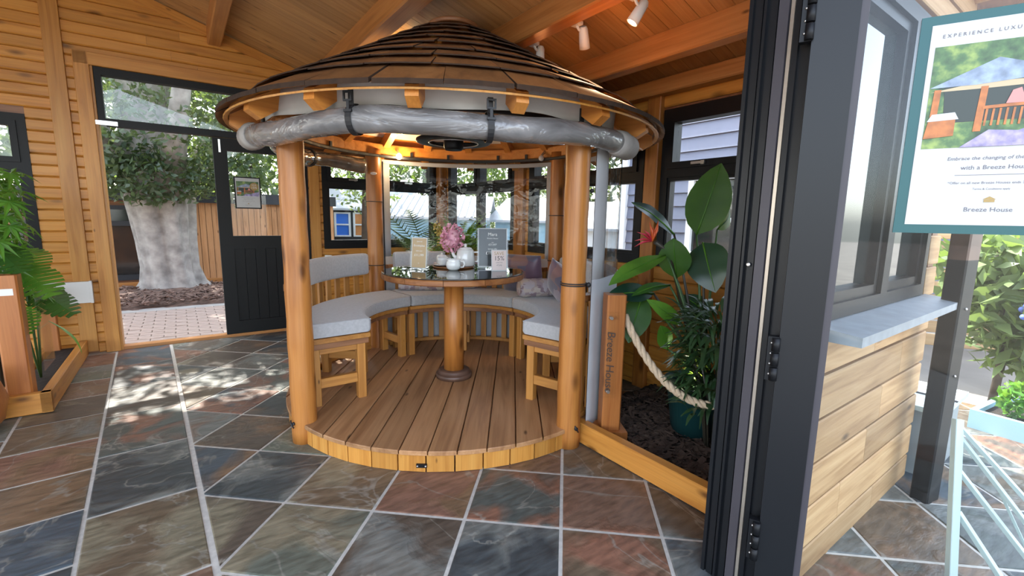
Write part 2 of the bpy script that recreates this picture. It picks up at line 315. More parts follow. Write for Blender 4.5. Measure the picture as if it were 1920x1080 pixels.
# ---------------------------------------------------------------- mesh builder
class MB:
    def __init__(s): s.v = []; s.f = []; s.sm = []
    def add(s, verts, faces, smooth=False, mat=None):
        b = len(s.v)
        s.v += [tuple(mat @ Vector(p)) if mat is not None else tuple(p) for p in verts]
        s.f += [tuple(i + b for i in f) for f in faces]; s.sm += [smooth] * len(faces); return s
    def box(s, x0, x1, y0, y1, z0, z1, mat=None):
        v = [(x0, y0, z0), (x1, y0, z0), (x1, y1, z0), (x0, y1, z0), (x0, y0, z1), (x1, y0, z1), (x1, y1, z1), (x0, y1, z1)]
        return s.add(v, [(3, 2, 1, 0), (4, 5, 6, 7), (0, 1, 5, 4), (1, 2, 6, 5), (2, 3, 7, 6), (3, 0, 4, 7)], False, mat)
    def prism(s, prof, x0, x1, mat=None, smooth=False):      # prof: (y,z) anticlockwise seen from +x
        n = len(prof); v = [(x0, a, b) for a, b in prof] + [(x1, a, b) for a, b in prof]
        f = [(i, (i + 1) % n, n + (i + 1) % n, n + i) for i in range(n)]
        s.add(v, f, smooth, mat); 
        b = len(s.v) - 2 * n
        s.f += [tuple(b + i for i in range(n - 1, -1, -1)), tuple(b + n + i for i in range(n))]; s.sm += [False, False]; return s
    def lathe(s, prof, n=24, mat=None, smooth=True, cap=True):  # prof: (r,z) bottom to top
        v = []; f = []
        for r, z in prof:
            for i in range(n): a = 2 * PI * i / n; v.append((r * math.cos(a), r * math.sin(a), z))
        for k in range(len(prof) - 1):
            for i in range(n): j = (i + 1) % n; f.append((k * n + i, k * n + j, (k + 1) * n + j, (k + 1) * n + i))
        s.add(v, f, smooth, mat)
        if cap:
            b = len(s.v) - n * len(prof); s.f += [tuple(b + i for i in range(n - 1, -1, -1)), tuple(b + (len(prof) - 1) * n + i for i in range(n))]; s.sm += [False, False]
        return s
    def tube(s, path, rads, n=8, smooth=True, flat=1.0, cap=True):
        P = [Vector(p) for p in path]
        if not hasattr(rads, '__len__'): rads = [rads] * len(P)
        t0 = (P[1] - P[0]).normalized(); ref = Vector((0, 0, 1)) if abs(t0.z) < 0.9 else Vector((1, 0, 0))
        nx = t0.cross(ref).normalized(); v = []; f = []
        for k, p in enumerate(P):
            a = P[max(0, k - 1)]; b = P[min(len(P) - 1, k + 1)]; tt = (b - a).normalized()
            nx = (nx - tt * nx.dot(tt)).normalized(); ny = tt.cross(nx)
            for i in range(n):
                g = 2 * PI * i / n; v.append(tuple(p + nx * (rads[k] * math.cos(g)) + ny * (rads[k] * flat * math.sin(g))))
        for k in range(len(P) - 1):
            for i in range(n): j = (i + 1) % n; f.append((k * n + i, k * n + j, (k + 1) * n + j, (k + 1) * n + i))
        s.add(v, f, smooth)
        if cap:
            b = len(s.v) - n * len(P); s.f += [tuple(b + i for i in range(n - 1, -1, -1)), tuple(b + (len(P) - 1) * n + i for i in range(n))]; s.sm += [False, False]
        return s
    def arc(s, prof, a0, a1, n=24, smooth=True, caps=True, endround=0.0, rfun=None):   # prof: closed (r,z), swept round z
        m = len(prof); v = []; f = []; rings = []
        cr = sum(p[0] for p in prof) / m; cz = sum(p[1] for p in prof) / m
        for k in range(n + 1):
            rings.append((a0 + (a1 - a0) * k / n, 1.0))
        if endround:
            e = endround / cr * (1 if a1 > a0 else -1)
            rings = [(a0 - e * 0.0, 0.90), (a0 + e * 0.35, 0.97), (a0 + e, 1.0)] + [r for r in rings[1:-1] if (a0 + e < r[0] < a1 - e)] + [(a1 - e, 1.0), (a1 - e * 0.35, 0.97), (a1, 0.90)]
        for a, sc in rings:
            for r, z in prof:
                q = cr + (r - cr) * sc; dz = cz + (z - cz) * sc
                if rfun: q += rfun(a, z)
                v.append((q * math.cos(a), q * math.sin(a), dz))
        for k in range(len(rings) - 1):
            for i in range(m): j = (i + 1) % m; f.append((k * m + i, k * m + j, (k + 1) * m + j, (k + 1) * m + i))
        s.add(v, f, smooth)
        if caps:
            b = len(s.v) - m * len(rings); s.f += [tuple(b + i for i in range(m - 1, -1, -1)), tuple(b + (len(rings) - 1) * m + i for i in range(m))]; s.sm += [False, False]
        return s
    def ball(s, c, rx, ry=None, rz=None, n=12, mat=None):
        ry = ry or rx; rz = rz or rx; m = max(4, n // 2)
        prof = [(math.sin(PI * k / m), -math.cos(PI * k / m)) for k in range(m + 1)]
        prof[0] = (1e-4, -1); prof[-1] = (1e-4, 1)
        T = Matrix.Translation(c) @ Matrix.Diagonal((rx, ry, rz, 1))
        return s.lathe(prof, n, (mat @ T) if mat is not None else T, True, False)
    def build(s, name, mat, parent=None, local=None, fixn=True):
        me = bpy.data.meshes.new(name); me.from_pydata(s.v, [], s.f)
        me.polygons.foreach_set('use_smooth', s.sm)
        if fixn:
            bm = bmesh.new(); bm.from_mesh(me); bmesh.ops.recalc_face_normals(bm, faces=bm.faces); bm.to_mesh(me); bm.free()
        me.update()
        return place(name, me, mat, parent, local)
def place(name, me, mat, parent=None, local=None):
    if mat is not None and not me.materials: me.materials.append(mat)
    o = bpy.data.objects.new(name, me); COL.objects.link(o)
    if parent is not None: o.parent = parent
    if local is not None: o.matrix_local = local
    return o
def tag(o, label, cat, group=None):
    o['label'] = label; o['category'] = cat
    if group: o['group'] = group
    return o
def thing(name, label, cat, mat=None, group=None):
    o = bpy.data.objects.new(name, None); COL.objects.link(o); o.empty_display_size = 0.05
    if mat is not None: o.matrix_world = mat
    return tag(o, label, cat, group)
def struct(o): o['kind'] = 'structure'; return o
def sroot(name, mat):
    o = bpy.data.objects.new(name, None); COL.objects.link(o); o.empty_display_size = 0.05; o.matrix_world = mat; return struct(o)
T = Matrix.Translation
def Rz(a): return Matrix.Rotation(a, 4, 'Z')
def Rx(a): return Matrix.Rotation(a, 4, 'X')
def Ry(a): return Matrix.Rotation(a, 4, 'Y')
def board(name, L, wd, th, mat, parent, local, ch=0.006):
    """plank: long axis local x, width local z, face towards -y, chamfered long front edges"""
    h = wd / 2
    pr = [(th / 2, -h), (th / 2, h), (-th / 2 + ch, h), (-th / 2, h - ch), (-th / 2, -h + ch), (-th / 2 + ch, -h)]
    return MB().prism(pr, -L / 2, L / 2).build(name, mat, parent, local)
def bar(name, p0, p1, w, h, mat, parent, roll=0.0):
    """rectangular bar from p0 to p1 in parent space, grain along its length (local x)"""
    p0 = Vector(p0); p1 = Vector(p1); d = p1 - p0; x = d.normalized()
    ref = Vector((0, 0, 1)) if abs(x.z) < 0.95 else Vector((0, 1, 0))
    y = ref.cross(x).normalized(); z = x.cross(y)
    m = Matrix(((x.x, y.x, z.x, 0), (x.y, y.y, z.y, 0), (x.z, y.z, z.z, 0), (0, 0, 0, 1)))
    L = d.length; c = min(w, h) * 0.08
    pr = [(-w/2 + c, -h/2), (w/2 - c, -h/2), (w/2, -h/2 + c), (w/2, h/2 - c), (w/2 - c, h/2), (-w/2 + c, h/2), (-w/2, h/2 - c), (-w/2, -h/2 + c)]
    return MB().prism(pr, -L/2, L/2).build(name, mat, parent, T((p0 + p1) / 2) @ m @ Rx(roll))
def vbar(name, x, y, z0, z1, w, d, mat, parent, rot=0.0):
    c = min(w, d) * 0.08
    mb = MB(); prof = [(-w/2 + c, -d/2), (w/2 - c, -d/2), (w/2, -d/2 + c), (w/2, d/2 - c), (w/2 - c, d/2), (-w/2 + c, d/2), (-w/2, d/2 - c), (-w/2, -d/2 + c)]
    n = 8; v = [(a, b, z0) for a, b in prof] + [(a, b, z1) for a, b in prof]
    mb.add(v, [(i, (i+1) % n, n + (i+1) % n, n + i) for i in range(n)] + [tuple(range(n-1, -1, -1)), tuple(range(n, 2*n))])
    return mb.build(name, mat, parent, T((x, y, 0)) @ Rz(rot))
def text(name, body, size, mat, parent, local, align='CENTER', shear=0.0, space=1.0, bold=0.0):
    cu = bpy.data.curves.new('tmp', 'FONT'); cu.body = body; cu.size = size; cu.align_x = align; cu.shear = shear
    cu.space_character = space; cu.resolution_u = 2; cu.offset = bold
    tmp = bpy.data.objects.new('tmp', cu); COL.objects.link(tmp)
    dg = bpy.context.evaluated_depsgraph_get(); dg.update()
    me = bpy.data.meshes.new_from_object(tmp.evaluated_get(dg)); bpy.data.objects.remove(tmp); bpy.data.curves.remove(cu)
    me.materials.clear()
    return place(name, me, mat, parent, local)
def rrect(x0, x1, z0, z1, r, k=3):
    pts = []
    for cx, cz, a0 in ((x1 - r, z0 + r, -90), (x1 - r, z1 - r, 0), (x0 + r, z1 - r, 90), (x0 + r, z0 + r, 180)):
        for i in range(k + 1): a = rad(a0 + 90 * i / k); pts.append((cx + r * math.cos(a), cz + r * math.sin(a)))
    return pts

# ================================================================= SETTING
# ---- floor: slate slabs
def clip(poly, a, b, c):       # keep a*x+b*y >= c
    out = []
    for i in range(len(poly)):
        p, q = poly[i], poly[(i + 1) % len(poly)]
        dp, dq = a * p[0] + b * p[1] - c, a * q[0] + b * q[1] - c
        if dp >= 0: out.append(p)
        if (dp >= 0) != (dq >= 0):
            k = dp / (dp - dq); out.append((p[0] + (q[0] - p[0]) * k, p[1] + (q[1] - p[1]) * k))
    return out
def area(p): return abs(sum(p[i][0] * p[(i+1) % len(p)][1] - p[(i+1) % len(p)][0] * p[i][1] for i in range(len(p)))) / 2
flo = MB().box(-3.6, 4.6, -7.4, 0.02, -0.05, -0.004).build('floor', M['grout'], None, None); flo.matrix_world = BROOT; struct(flo)
INV = BROOT.inverted()
TILE_MESH = {}
def slab(poly):                # poly in world xy
    P = [(INV @ Vector((x, y, 0))) for x, y in poly]; P = [(p.x, p.y) for p in P]
    for a, b, c in ((1, 0, -3.5), (-1, 0, -4.5), (0, -1, 0.0), (0, 1, -7.3)): P = clip(P, a, b, c) if P else P
    if len(P) < 3 or area(P) < 0.004: return
    cx = sum(p[0] for p in P) / len(P); cy = sum(p[1] for p in P) / len(P)
    # inset for the joint
    def inset(Q, d):
        n = len(Q); res = Q
        s = sum(Q[i][0] * Q[(i+1) % n][1] - Q[(i+1) % n][0] * Q[i][1] for i in range(n)); sg = 1 if s > 0 else -1
        for i in range(n):
            x0, y0 = Q[i]; x1, y1 = Q[(i+1) % n]; L = math.hypot(x1 - x0, y1 - y0)
            if L < 1e-5: continue
            a, b = -(y1 - y0) / L * sg, (x1 - x0) / L * sg
            res = clip(res, a, b, a * x0 + b * y0 + d)
            if len(res) < 3: return None
        return res
    A = inset(P, 0.0075); 
    if not A: return
    B = inset(P, 0.0115)
    if not B or len(B) != len(A): B = [(cx + (x - cx) * 0.975, cy + (y - cy) * 0.975) for x, y in A]
    n = len(A); dz = random.uniform(-0.0012, 0.0012); L = lambda p, z: (p[0] - cx, p[1] - cy, z)
    v = [L(p, -0.02) for p in A] + [L(p, -0.002 + dz) for p in A] + [L(p, dz) for p in B]
    f = [(i, (i+1) % n, n + (i+1) % n, n + i) for i in range(n)] + [(n + i, n + (i+1) % n, 2*n + (i+1) % n, 2*n + i) for i in range(n)] + [tuple(range(2*n, 3*n))]
    MB().add(v, f).build('slab', M['slate'], flo, T((cx, cy, 0)))
TH = rad(-6.45); TS = 0.4034; OX, OY = -1.385, 1.891
gx = (math.cos(TH), math.sin(TH)); gy = (-math.sin(TH), math.cos(TH))
def G(c, r): return (OX + TS * (c * gx[0] + r * gy[0]), OY + TS * (c * gx[1] + r * gy[1]))
d1 = (math.cos(TH - PI/4), math.sin(TH - PI/4)); n1 = (-d1[1], d1[0])       # strip direction and its cross direction
GZ = Vector((-0.41, 3.19, 0))
for c in range(-12, 14):
    for r in range(-6, 13):
        q = [G(c, r), G(c + 1, r), G(c + 1, r + 1), G(c, r + 1)]
        if all(math.hypot(x - GZ.x, y - GZ.y) < 0.98 for x, y in q): continue
        q = clip(q, n1[0], n1[1], n1[0] * OX + n1[1] * OY + 0.008)
        if len(q) >= 3:
            wv = [INV @ Vector((x, y, 0)) for x, y in q]
            if min(-p.y for p in wv) > 6.3: continue
            slab(q)
def S2(s, t): return (OX + d1[0] * s + n1[0] * t, OY + d1[1] * s + n1[1] * t)
s0 = -2.96
for k in range(0, 9):          # border strip of long slabs
    a = s0 + k * 0.60 - 0.12
    slab([S2(a, -0.39), S2(a + 0.60, -0.39), S2(a + 0.60, 0.0), S2(a, 0.0)])
for j in range(3):             # slabs beyond the strip
    for k in range(0, 13):
        a = s0 - 0.02 + k * 0.401 + (0.17 if j == 1 else 0.0)
        slab([S2(a, -0.39 - 0.40 * (j + 1)), S2(a + 0.40, -0.39 - 0.40 * (j + 1)), S2(a + 0.40, -0.39 - 0.40 * j), S2(a, -0.39 - 0.40 * j)])

# ---- walls
def wall_boards(root, spans_fn, z_rows, pitch, mat, axis_fn, tone='board'):
    for k, z in enumerate(z_rows):
        for a, b in spans_fn(z):
            if b - a < 0.03: continue
            cuts = [a]
            if b - a > 1.3: cuts.append(a + (b - a) * random.uniform(0.3, 0.7))
            cuts.append(b)
            for p, q in zip(cuts[:-1], cuts[1:]):
                board(tone, q - p - 0.0015, pitch - 0.002, 0.022, mat, root, axis_fn((p + q) / 2, z + pitch / 2), ch=0.009)
def subtract(spans, a, b):
    out = []
    for p, q in spans:
        if b <= p or a >= q: out.append((p, q)); continue
        if a > p: out.append((p, a))
        if b < q: out.append((b, q))
    return out
# back wall (v = 0)
OPEN1 = [(-1.85, -0.93, 0.90, 2.01), (-0.50, 1.17, 0.0, 2.46), (1.31, 2.69, 0.88, 2.01)]
wb = MB()
def panel_boxes(mb, u0, u1, z0, z1, opens, y0, y1, top=None):
    xs = sorted({u0, u1, *[o[0] for o in opens], *[o[1] for o in opens]})
    for a, b in zip(xs[:-1], xs[1:]):
        seg = [(z0, z1)]
        for o in opens:
            if o[0] < (a + b) / 2 < o[1]: seg = subtract(seg, o[2], o[3])
        for p, q in seg: mb.box(a, b, y0, y1, p, q)
panel_boxes(wb, -3.5, 2.89, -0.05, 2.19, OPEN1, 0.023, 0.13)
wb.box(-3.5, -0.5, 0.023, 0.13, 2.19, 2.42); wb.box(1.17, 2.05, 0.023, 0.13, 2.19, 2.42); wb.box(-3.5, 1.2, 0.023, 0.13, 2.46, 2.68)
wb.box(-3.0, 0.4, 0.023, 0.13, 2.68, 2.93); wb.box(-2.2, -0.3, 0.023, 0.13, 2.93, 3.12)
wall_back = struct(wb.build('wall_back', M['darkwood'])); wall_back.matrix_world = BROOT
def spans_back(z):
    zt = z + 0.09; umax = 2.79 - max(0, (zt - 0.035 - 2.22)) / 0.31
    umin = -2 * 0.6 - umax if umax < 2.79 else -3.4
    umin = max(-2.0, -1.2 - umax) if zt > 2.3 else -2.0
    sp = [(umin, min(2.70, umax))]
    for a, b, c, d in OPEN1:
        if zt > c + 0.02 and z < d - 0.02: sp = subtract(sp, a, b)
    return subtract(sp, -0.77, -0.655)
wall_boards(wall_back, spans_back, [i * 0.09 for i in range(0, 36)], 0.09, M['pine'], lambda u, z: T((u, 0.011, z)))
# right wall (u = 2.79)
OPEN2 = [(0.15, 1.56, 0.93, 2.01), (1.80, 3.16, 0.93, 2.01), (3.31, 4.58, 0.93, 2.01)]
wr = MB()
def right_boxes(opens):
    vs = sorted({-0.13, 4.80, *[o[0] for o in opens], *[o[1] for o in opens]})
    for a, b in zip(vs[:-1], vs[1:]):
        seg = [(-0.05, 2.24)]
        for o in opens:
            if o[0] < (a + b) / 2 < o[1]: seg = subtract(seg, o[2], o[3])
        for p, q in seg: wr.box(2.813, 2.90, -b, -a, p, q)
right_boxes(OPEN2)
wall_right = struct(wr.build('wall_right', M['darkwood'])); wall_right.matrix_world = BROOT
def spans_right(z):
    zt = z + 0.1; sp = [(0.0, 4.60)]
    for a, b, c, d in OPEN2:
        if zt > c + 0.02 and z < d - 0.02: sp = subtract(sp, a, b)
    for a, b in ((0.0, 0.10), (1.60, 1.75), (3.19, 3.30)): sp = subtract(sp, a, b)
    return sp
wall_boards(wall_right, spans_right, [i * 0.1 - 0.07 for i in range(0, 23)], 0.10, M['pine'], lambda v, z: T((2.801, -v, z)) @ Rz(-PI/2))
# wall studs that stand proud
def trimbar(name, p0, p1, w, h, mat=None):
    L = (Vector(p1) - Vector(p0)).length
    o = bar(name, p0, p1, w, h, mat or M['pine_trim'], None); o.matrix_world = BROOT @ o.matrix_basis; return struct(o)
for (v0_, v1_) in ((1.60, 1.75), (3.19, 3.30)):
    o = vbar('trim_1', 2.785, -(v0_ + v1_) / 2, 0, 2.2, 0.07, v1_ - v0_, M['planter_post'] if False else M['log'], None); o.matrix_world = BROOT @ o.matrix_basis; struct(o)
o = vbar('trim_2', 2.74, -0.05, 0, 2.2, 0.10, 0.10, M['log'], None); o.matrix_world = BROOT @ o.matrix_basis; struct(o)
o = vbar('trim_3', -0.7125, -0.006, 0.02, 3.2, 0.115, 0.03, M['skirt'], None); o.matrix_world = BROOT @ o.matrix_basis; struct(o)
# doorway lining and architrave
o = vbar('trim_4', -0.555, -0.012, 0.0, 2.56, 0.10, 0.035, M['skirt'], None); o.matrix_world = BROOT @ o.matrix_basis; struct(o)
trimbar('trim_5', (-0.60, -0.012, 2.51), (1.30, -0.012, 2.51), 0.035, 0.10)
o = vbar('trim_6', -0.497, 0.06, 0.0, 2.46, 0.02, 0.14, M['skirt'], None); o.matrix_world = BROOT @ o.matrix_basis; struct(o)
o = vbar('trim_7', 1.225, -0.012, 0.0, 2.56, 0.10, 0.035, M['skirt'], None); o.matrix_world = BROOT @ o.matrix_basis; struct(o)
trimbar('trim_8', (-0.50, 0.05, 0.012), (1.17, 0.05, 0.012), 0.10, 0.03, M['beam'])

# ---- ceiling
ANGC = math.atan(0.31); SL = math.sqrt(1 + 0.31 ** 2)
cm = MB()
for sgn in (1, -1):
    U1 = 3.15 if sgn == 1 else -4.35
    z1 = ceil_z(RIDGE_U) - 0.31 * abs(U1 - RIDGE_U); z0 = ceil_z(RIDGE_U)
    v = [(RIDGE_U, 0.30, z0 + 0.024), (U1, 0.30, z1 + 0.024), (U1, -4.95, z1 + 0.024), (RIDGE_U, -4.95, z0 + 0.024)]
    v += [(x, y, z + 0.10) for x, y, z in v]
    cm.add(v, [(0, 1, 2, 3), (7, 6, 5, 4), (0, 4, 5, 1), (1, 5, 6, 2), (2, 6, 7, 3), (3, 7, 4, 0)])
ceiling = struct(cm.build('ceiling', M['darkwood'])); ceiling.matrix_world = BROOT
cb_mesh = None; Lc = (2.86 - RIDGE_U) * SL
for k in range(52):
    v = -0.02 + k * 0.098 + 0.049
    uc = (RIDGE_U + 2.86) / 2; m = T((uc, -v, ceil_z(uc) + 0.012)) @ Ry(ANGC) @ Rx(PI / 2)
    if cb_mesh is None:
        o = board('ceiling_board', Lc, 0.0955, 0.022, M['ceil'], ceiling, m @ Rx(PI), ch=0.006); cb_mesh = o.data
    else: place('ceiling_board', cb_mesh, None, ceiling, m @ Rx(PI))
# purlins run parallel to the right wall
def purlin(u, w, d, label):
    z1 = ceil_z(u) + 0.02 ; z0 = ceil_z(u) - d
    o = bar('roof_purlin', (u, 0.02, (z0 + z1) / 2), (u, -4.9, (z0 + z1) / 2), w, z1 - z0, M['beam'], None)
    o.matrix_world = BROOT @ o.matrix_basis; return tag(o, label, 'beam')
purlin(0.40, 0.11, 0.15, 'pine roof beam under the highest part of the ceiling, nearest the ridge')
purlin(1.28, 0.14, 0.15, 'pine roof beam between the ridge side beam and the spotlight beam')
purlin(1.885, 0.11, 0.14, 'pine roof beam carrying the white spotlight track')
purlin(2.43, 0.10, 0.13, 'pine roof beam just above the planted corner, closest to the wall plate')
o = bar('trim_9', (2.74, -0.02, 2.15), (2.74, -4.6, 2.15), 0.10, 0.10, M['beam'], None); o.matrix_world = BROOT @ o.matrix_basis; struct(o)
for (a, b) in ((-0.5, 2.8),):
    o = bar('trim_10', (a, -0.005, ceil_z(a) - 0.05), (b, -0.005, ceil_z(b) - 0.05), 0.03, 0.08, M['pine_trim'], None); o.matrix_world = BROOT @ o.matrix_basis; struct(o)

# ---- windows
def window(name, mat, w, z0, z1, lights, zsplit, handles=True, fr=0.055, room=None):
    """local x along the wall, y outwards, z up; opening 0..w"""
    root = sroot(name, mat)
    f = MB(); d0, d1 = -0.025, 0.07
    f.box(0, fr, d0, d1, z0, z1); f.box(w - fr, w, d0, d1, z0, z1); f.box(fr, w - fr, d0, d1, z0, z0 + fr + 0.02); f.box(fr, w - fr, d0, d1, z1 - fr, z1)
    lw = (w - fr) / lights
    for k in range(1, lights): f.box(k * lw, k * lw + fr, d0, d1, z0 + fr, z1 - fr)
    for k in range(lights): f.box(k * lw + fr, (k + 1) * lw, d0, d1, zsplit - 0.03, zsplit + 0.03)
    f.build('window_frame', M['black'], root)
    for k in range(lights):
        a, b = k * lw + fr, (k + 1) * lw
        s = MB(); t = 0.042; za, zb = zsplit + 0.03, z1 - fr
        s.box(a, a + t, -0.038, 0.05, za, zb); s.box(b - t, b, -0.038, 0.05, za, zb); s.box(a + t, b - t, -0.038, 0.05, za, za + t); s.box(a + t, b - t, -0.038, 0.05, zb - t, zb)
        sa = s.build('sash', M['black'], root)
        MB().box(a + t, b - t, 0.010, 0.014, za + t, zb - t).build('pane', M['glass'], root)
        s = MB(); t = 0.022
        zc, ze = z0 + fr + 0.02, zsplit - 0.03
        s.box(a, a + t, -0.015, 0.04, zc, ze); s.box(b - t, b, -0.015, 0.04, zc, ze); s.box(a + t, b - t, -0.015, 0.04, zc, zc + t); s.box(a + t, b - t, -0.015, 0.04, ze - t, ze)
        s.build('glazing_bead', M['black'], root)
        MB().box(a + t, b - t, 0.010, 0.014, zc + t, ze - t).build('pane', M['glass'], root)
        h = MB(); hx = (a + b) / 2
        h.box(hx - 0.012, hx + 0.012, -0.052, -0.038, za + 0.010, za + 0.034); h.box(hx - 0.075, hx + 0.02, -0.064, -0.050, za + 0.014, za + 0.030)
        h.build('handle', M['silver'], sa)
    return root
def on_back(u): return BROOT @ T((u, 0.02, 0))
def on_right(v): return BROOT @ T((2.81, -v, 0)) @ Rz(-PI / 2)      # local x runs towards +v
window('window_1', on_back(-1.85), 0.92, 0.90, 2.01, 1, 1.60)
window('window_2', on_back(1.31), 1.38, 0.88, 2.01, 2, 1.60)
window('window_3', on_right(0.15), 1.41, 0.93, 2.01, 2, 1.58)
window('window_4', on_right(1.80), 1.36, 0.93, 2.01, 2, 1.58)
window('window_5', on_right(3.31), 1.27, 0.93, 2.01, 2, 1.58)

# ---- back doorway: transom light above, half-glazed leaf on the right, open gap on the left
tr = sroot('window_6', BROOT @ T((-0.485, 0.03, 0)))
f = MB(); w = 1.655
f.box(0, 0.045, -0.03, 0.06, 2.0, 2.46); f.box(w - 0.045, w, -0.03, 0.06, 0.0, 2.46); f.box(0.045, w - 0.045, -0.03, 0.06, 2.40, 2.46); f.box(0.045, w - 0.045, -0.03, 0.06, 1.985, 2.045)
f.build('window_frame', M['black'], tr)
MB().box(0.045, w - 0.045, 0.0, 0.005, 2.045, 2.40).build('pane', M['glass'], tr)
MB().box(-0.02, 0.125, -0.05, -0.03, 1.985, 2.02).build('top_bolt', M['silver'], tr)
dr = sroot('door_1', BROOT @ T((0.325, 0.03, 0)))
f = MB(); w = 0.80
f.box(0, 0.115, -0.03, 0.03, 0.03, 1.975); f.box(w - 0.115, w, -0.03, 0.03, 0.03, 1.975); f.box(0.115, w - 0.115, -0.03, 0.03, 1.86, 1.975)
f.box(0.115, w - 0.115, -0.03, 0.03, 0.90, 1.03); f.box(0.115, w - 0.115, -0.03, 0.03, 0.03, 0.16)
f.build('door_frame', M['blackdoor'], dr)
for k in range(6):
    a = 0.115 + k * 0.095
    MB().prism([(0.01, -0.37), (0.01, 0.37), (-0.010, 0.37), (-0.010, -0.37)], 0.002, 0.093, T((a, 0, 0.53))).build('panel_board', M['blackdoor'], dr)
MB().box(0.115, w - 0.115, 0.010, 0.02, 0.16, 0.90).build('backing_panel', M['blackdoor'], dr)
MB().box(0.115, w - 0.115, -0.003, 0.003, 1.03, 1.86).build('pane', M['glass'], dr)
MB().box(0.045, 0.062, -0.045, -0.03, 1.84, 1.96).build('top_bolt', M['silver'], dr)
h = MB(); h.box(w - 0.075, w - 0.045, -0.04, -0.03, 0.84, 1.02); h.tube([(w - 0.06, -0.04, 0.95), (w - 0.06, -0.085, 0.95), (w - 0.16, -0.085, 0.95)], 0.009, 8); h.build('handle', M['silver'], dr)

# ---- front wall by the camera: door jamb, weatherboarding outside, sill and window
wf = MB()
wf.box(1.53, 2.90, -4.79, -4.60, -0.05, 0.94); wf.box(2.70, 2.90, -4.79, -4.60, 0.94, 2.0); wf.box(1.53, 2.90, -4.79, -4.60, 2.0, 2.26); wf.box(1.53, 1.60, -4.79, -4.60, 0.94, 2.0)
wall_front = struct(wf.build('wall_front', M['darkwood'])); wall_front.matrix_world = BROOT
def lap(u0, u1, z, hgt, parent):
    pr = [(0.0, 0.0), (0.0, hgt - 0.013), (-0.020, hgt - 0.013), (-0.024, hgt - 0.018), (-0.026, 0.004), (-0.022, 0.0)]
    MB().prism(pr, -(u1 - u0) / 2, (u1 - u0) / 2).build('weatherboard', M['siding'], parent, T(((u0 + u1) / 2, -4.79, z)))
for k in range(6):
    z = -0.04 + k * 0.16
    cut = random.uniform(1.9, 2.6)
    lap(1.53, cut, z, 0.16, wall_front); lap(cut + 0.002, 2.90, z, 0.16, wall_front)
for k in range(9): lap(2.735, 2.90, 0.93 + k * 0.145, 0.145, wall_front)
for k in range(3): lap(1.53, 2.90, 2.03 + k * 0.1, 0.1, wall_front)
o = MB().prism([(0.02, 0.0), (0.02, 0.045), (-0.155, 0.030), (-0.155, 0.0)], -0.60, 0.60).build('trim_11', M['sill']); o.matrix_world = BROOT @ T((2.16, -4.79, 0.90)); struct(o)
wn = sroot('window_7', BROOT @ T((2.70, -4.76, 0)) @ Rz(PI))
f = MB(); w = 1.10; z0, z1 = 0.945, 2.0
f.box(0, 0.05, -0.05, 0.06, z0, z1); f.box(w - 0.05, w, -0.05, 0.06, z0, z1); f.box(0.05, w - 0.05, -0.05, 0.06, z0, z0 + 0.05); f.box(0.05, w - 0.05, -0.05, 0.06, z1 - 0.05, z1); f.box(0.50, 0.57, -0.05, 0.06, z0 + 0.05, z1 - 0.05)
f.build('window_frame', M['black'], wn)
for a, b in ((0.05, 0.50), (0.57, 1.05)):
    t = 0.035; q = MB(); q.box(a, a + t, -0.02, 0.045, z0 + 0.05, z1 - 0.05); q.box(b - t, b, -0.02, 0.045, z0 + 0.05, z1 - 0.05); q.box(a + t, b - t, -0.02, 0.045, z0 + 0.05, z0 + 0.05 + t); q.box(a + t, b - t, -0.02, 0.045, z1 - 0.05 - t, z1 - 0.05)
    q = q.build('sash', M['black'], wn); MB().box(a + t, b - t, 0.010, 0.014, z0 + 0.05 + t, z1 - 0.05 - t).build('pane', M['coatedglass'], q)
# jamb with its ridged reveal
jm = sroot('trim_12', BROOT)
mb = MB(); mb.box(1.462, 1.53, -4.765, -4.585, 0, 2.60)
for a, b, x in ((4.585, 4.597, 1.452), (4.604, 4.625, 1.455), (4.632, 4.640, 1.448), (4.648, 4.668, 1.456), (4.720, 4.735, 1.452)): mb.box(x, 1.47, -b, -a, 0, 2.60)
mb.build('jamb_profile', M['alu'], jm)
MB().box(1.450, 1.465, -4.702, -4.674, 0, 2.60).build('seal_strip', M['alu2'], jm)
MB().box(1.454, 1.465, -4.716, -4.706, 0, 2.60).build('metal_strip', M['beige_metal'], jm)
MB().lathe([(0.007, 0), (0.007, 0.003), (0.004, 0.005)], 10, T((1.452, -4.655, 1.12)) @ Ry(-PI/2)).build('screw', M['silver'], jm)
hd = MB(); hd.box(-3.4, 1.53, -4.78, -4.58, 2.48, 2.62); o = hd.build('trim_13', M['alu']); o.matrix_world = BROOT; struct(o)
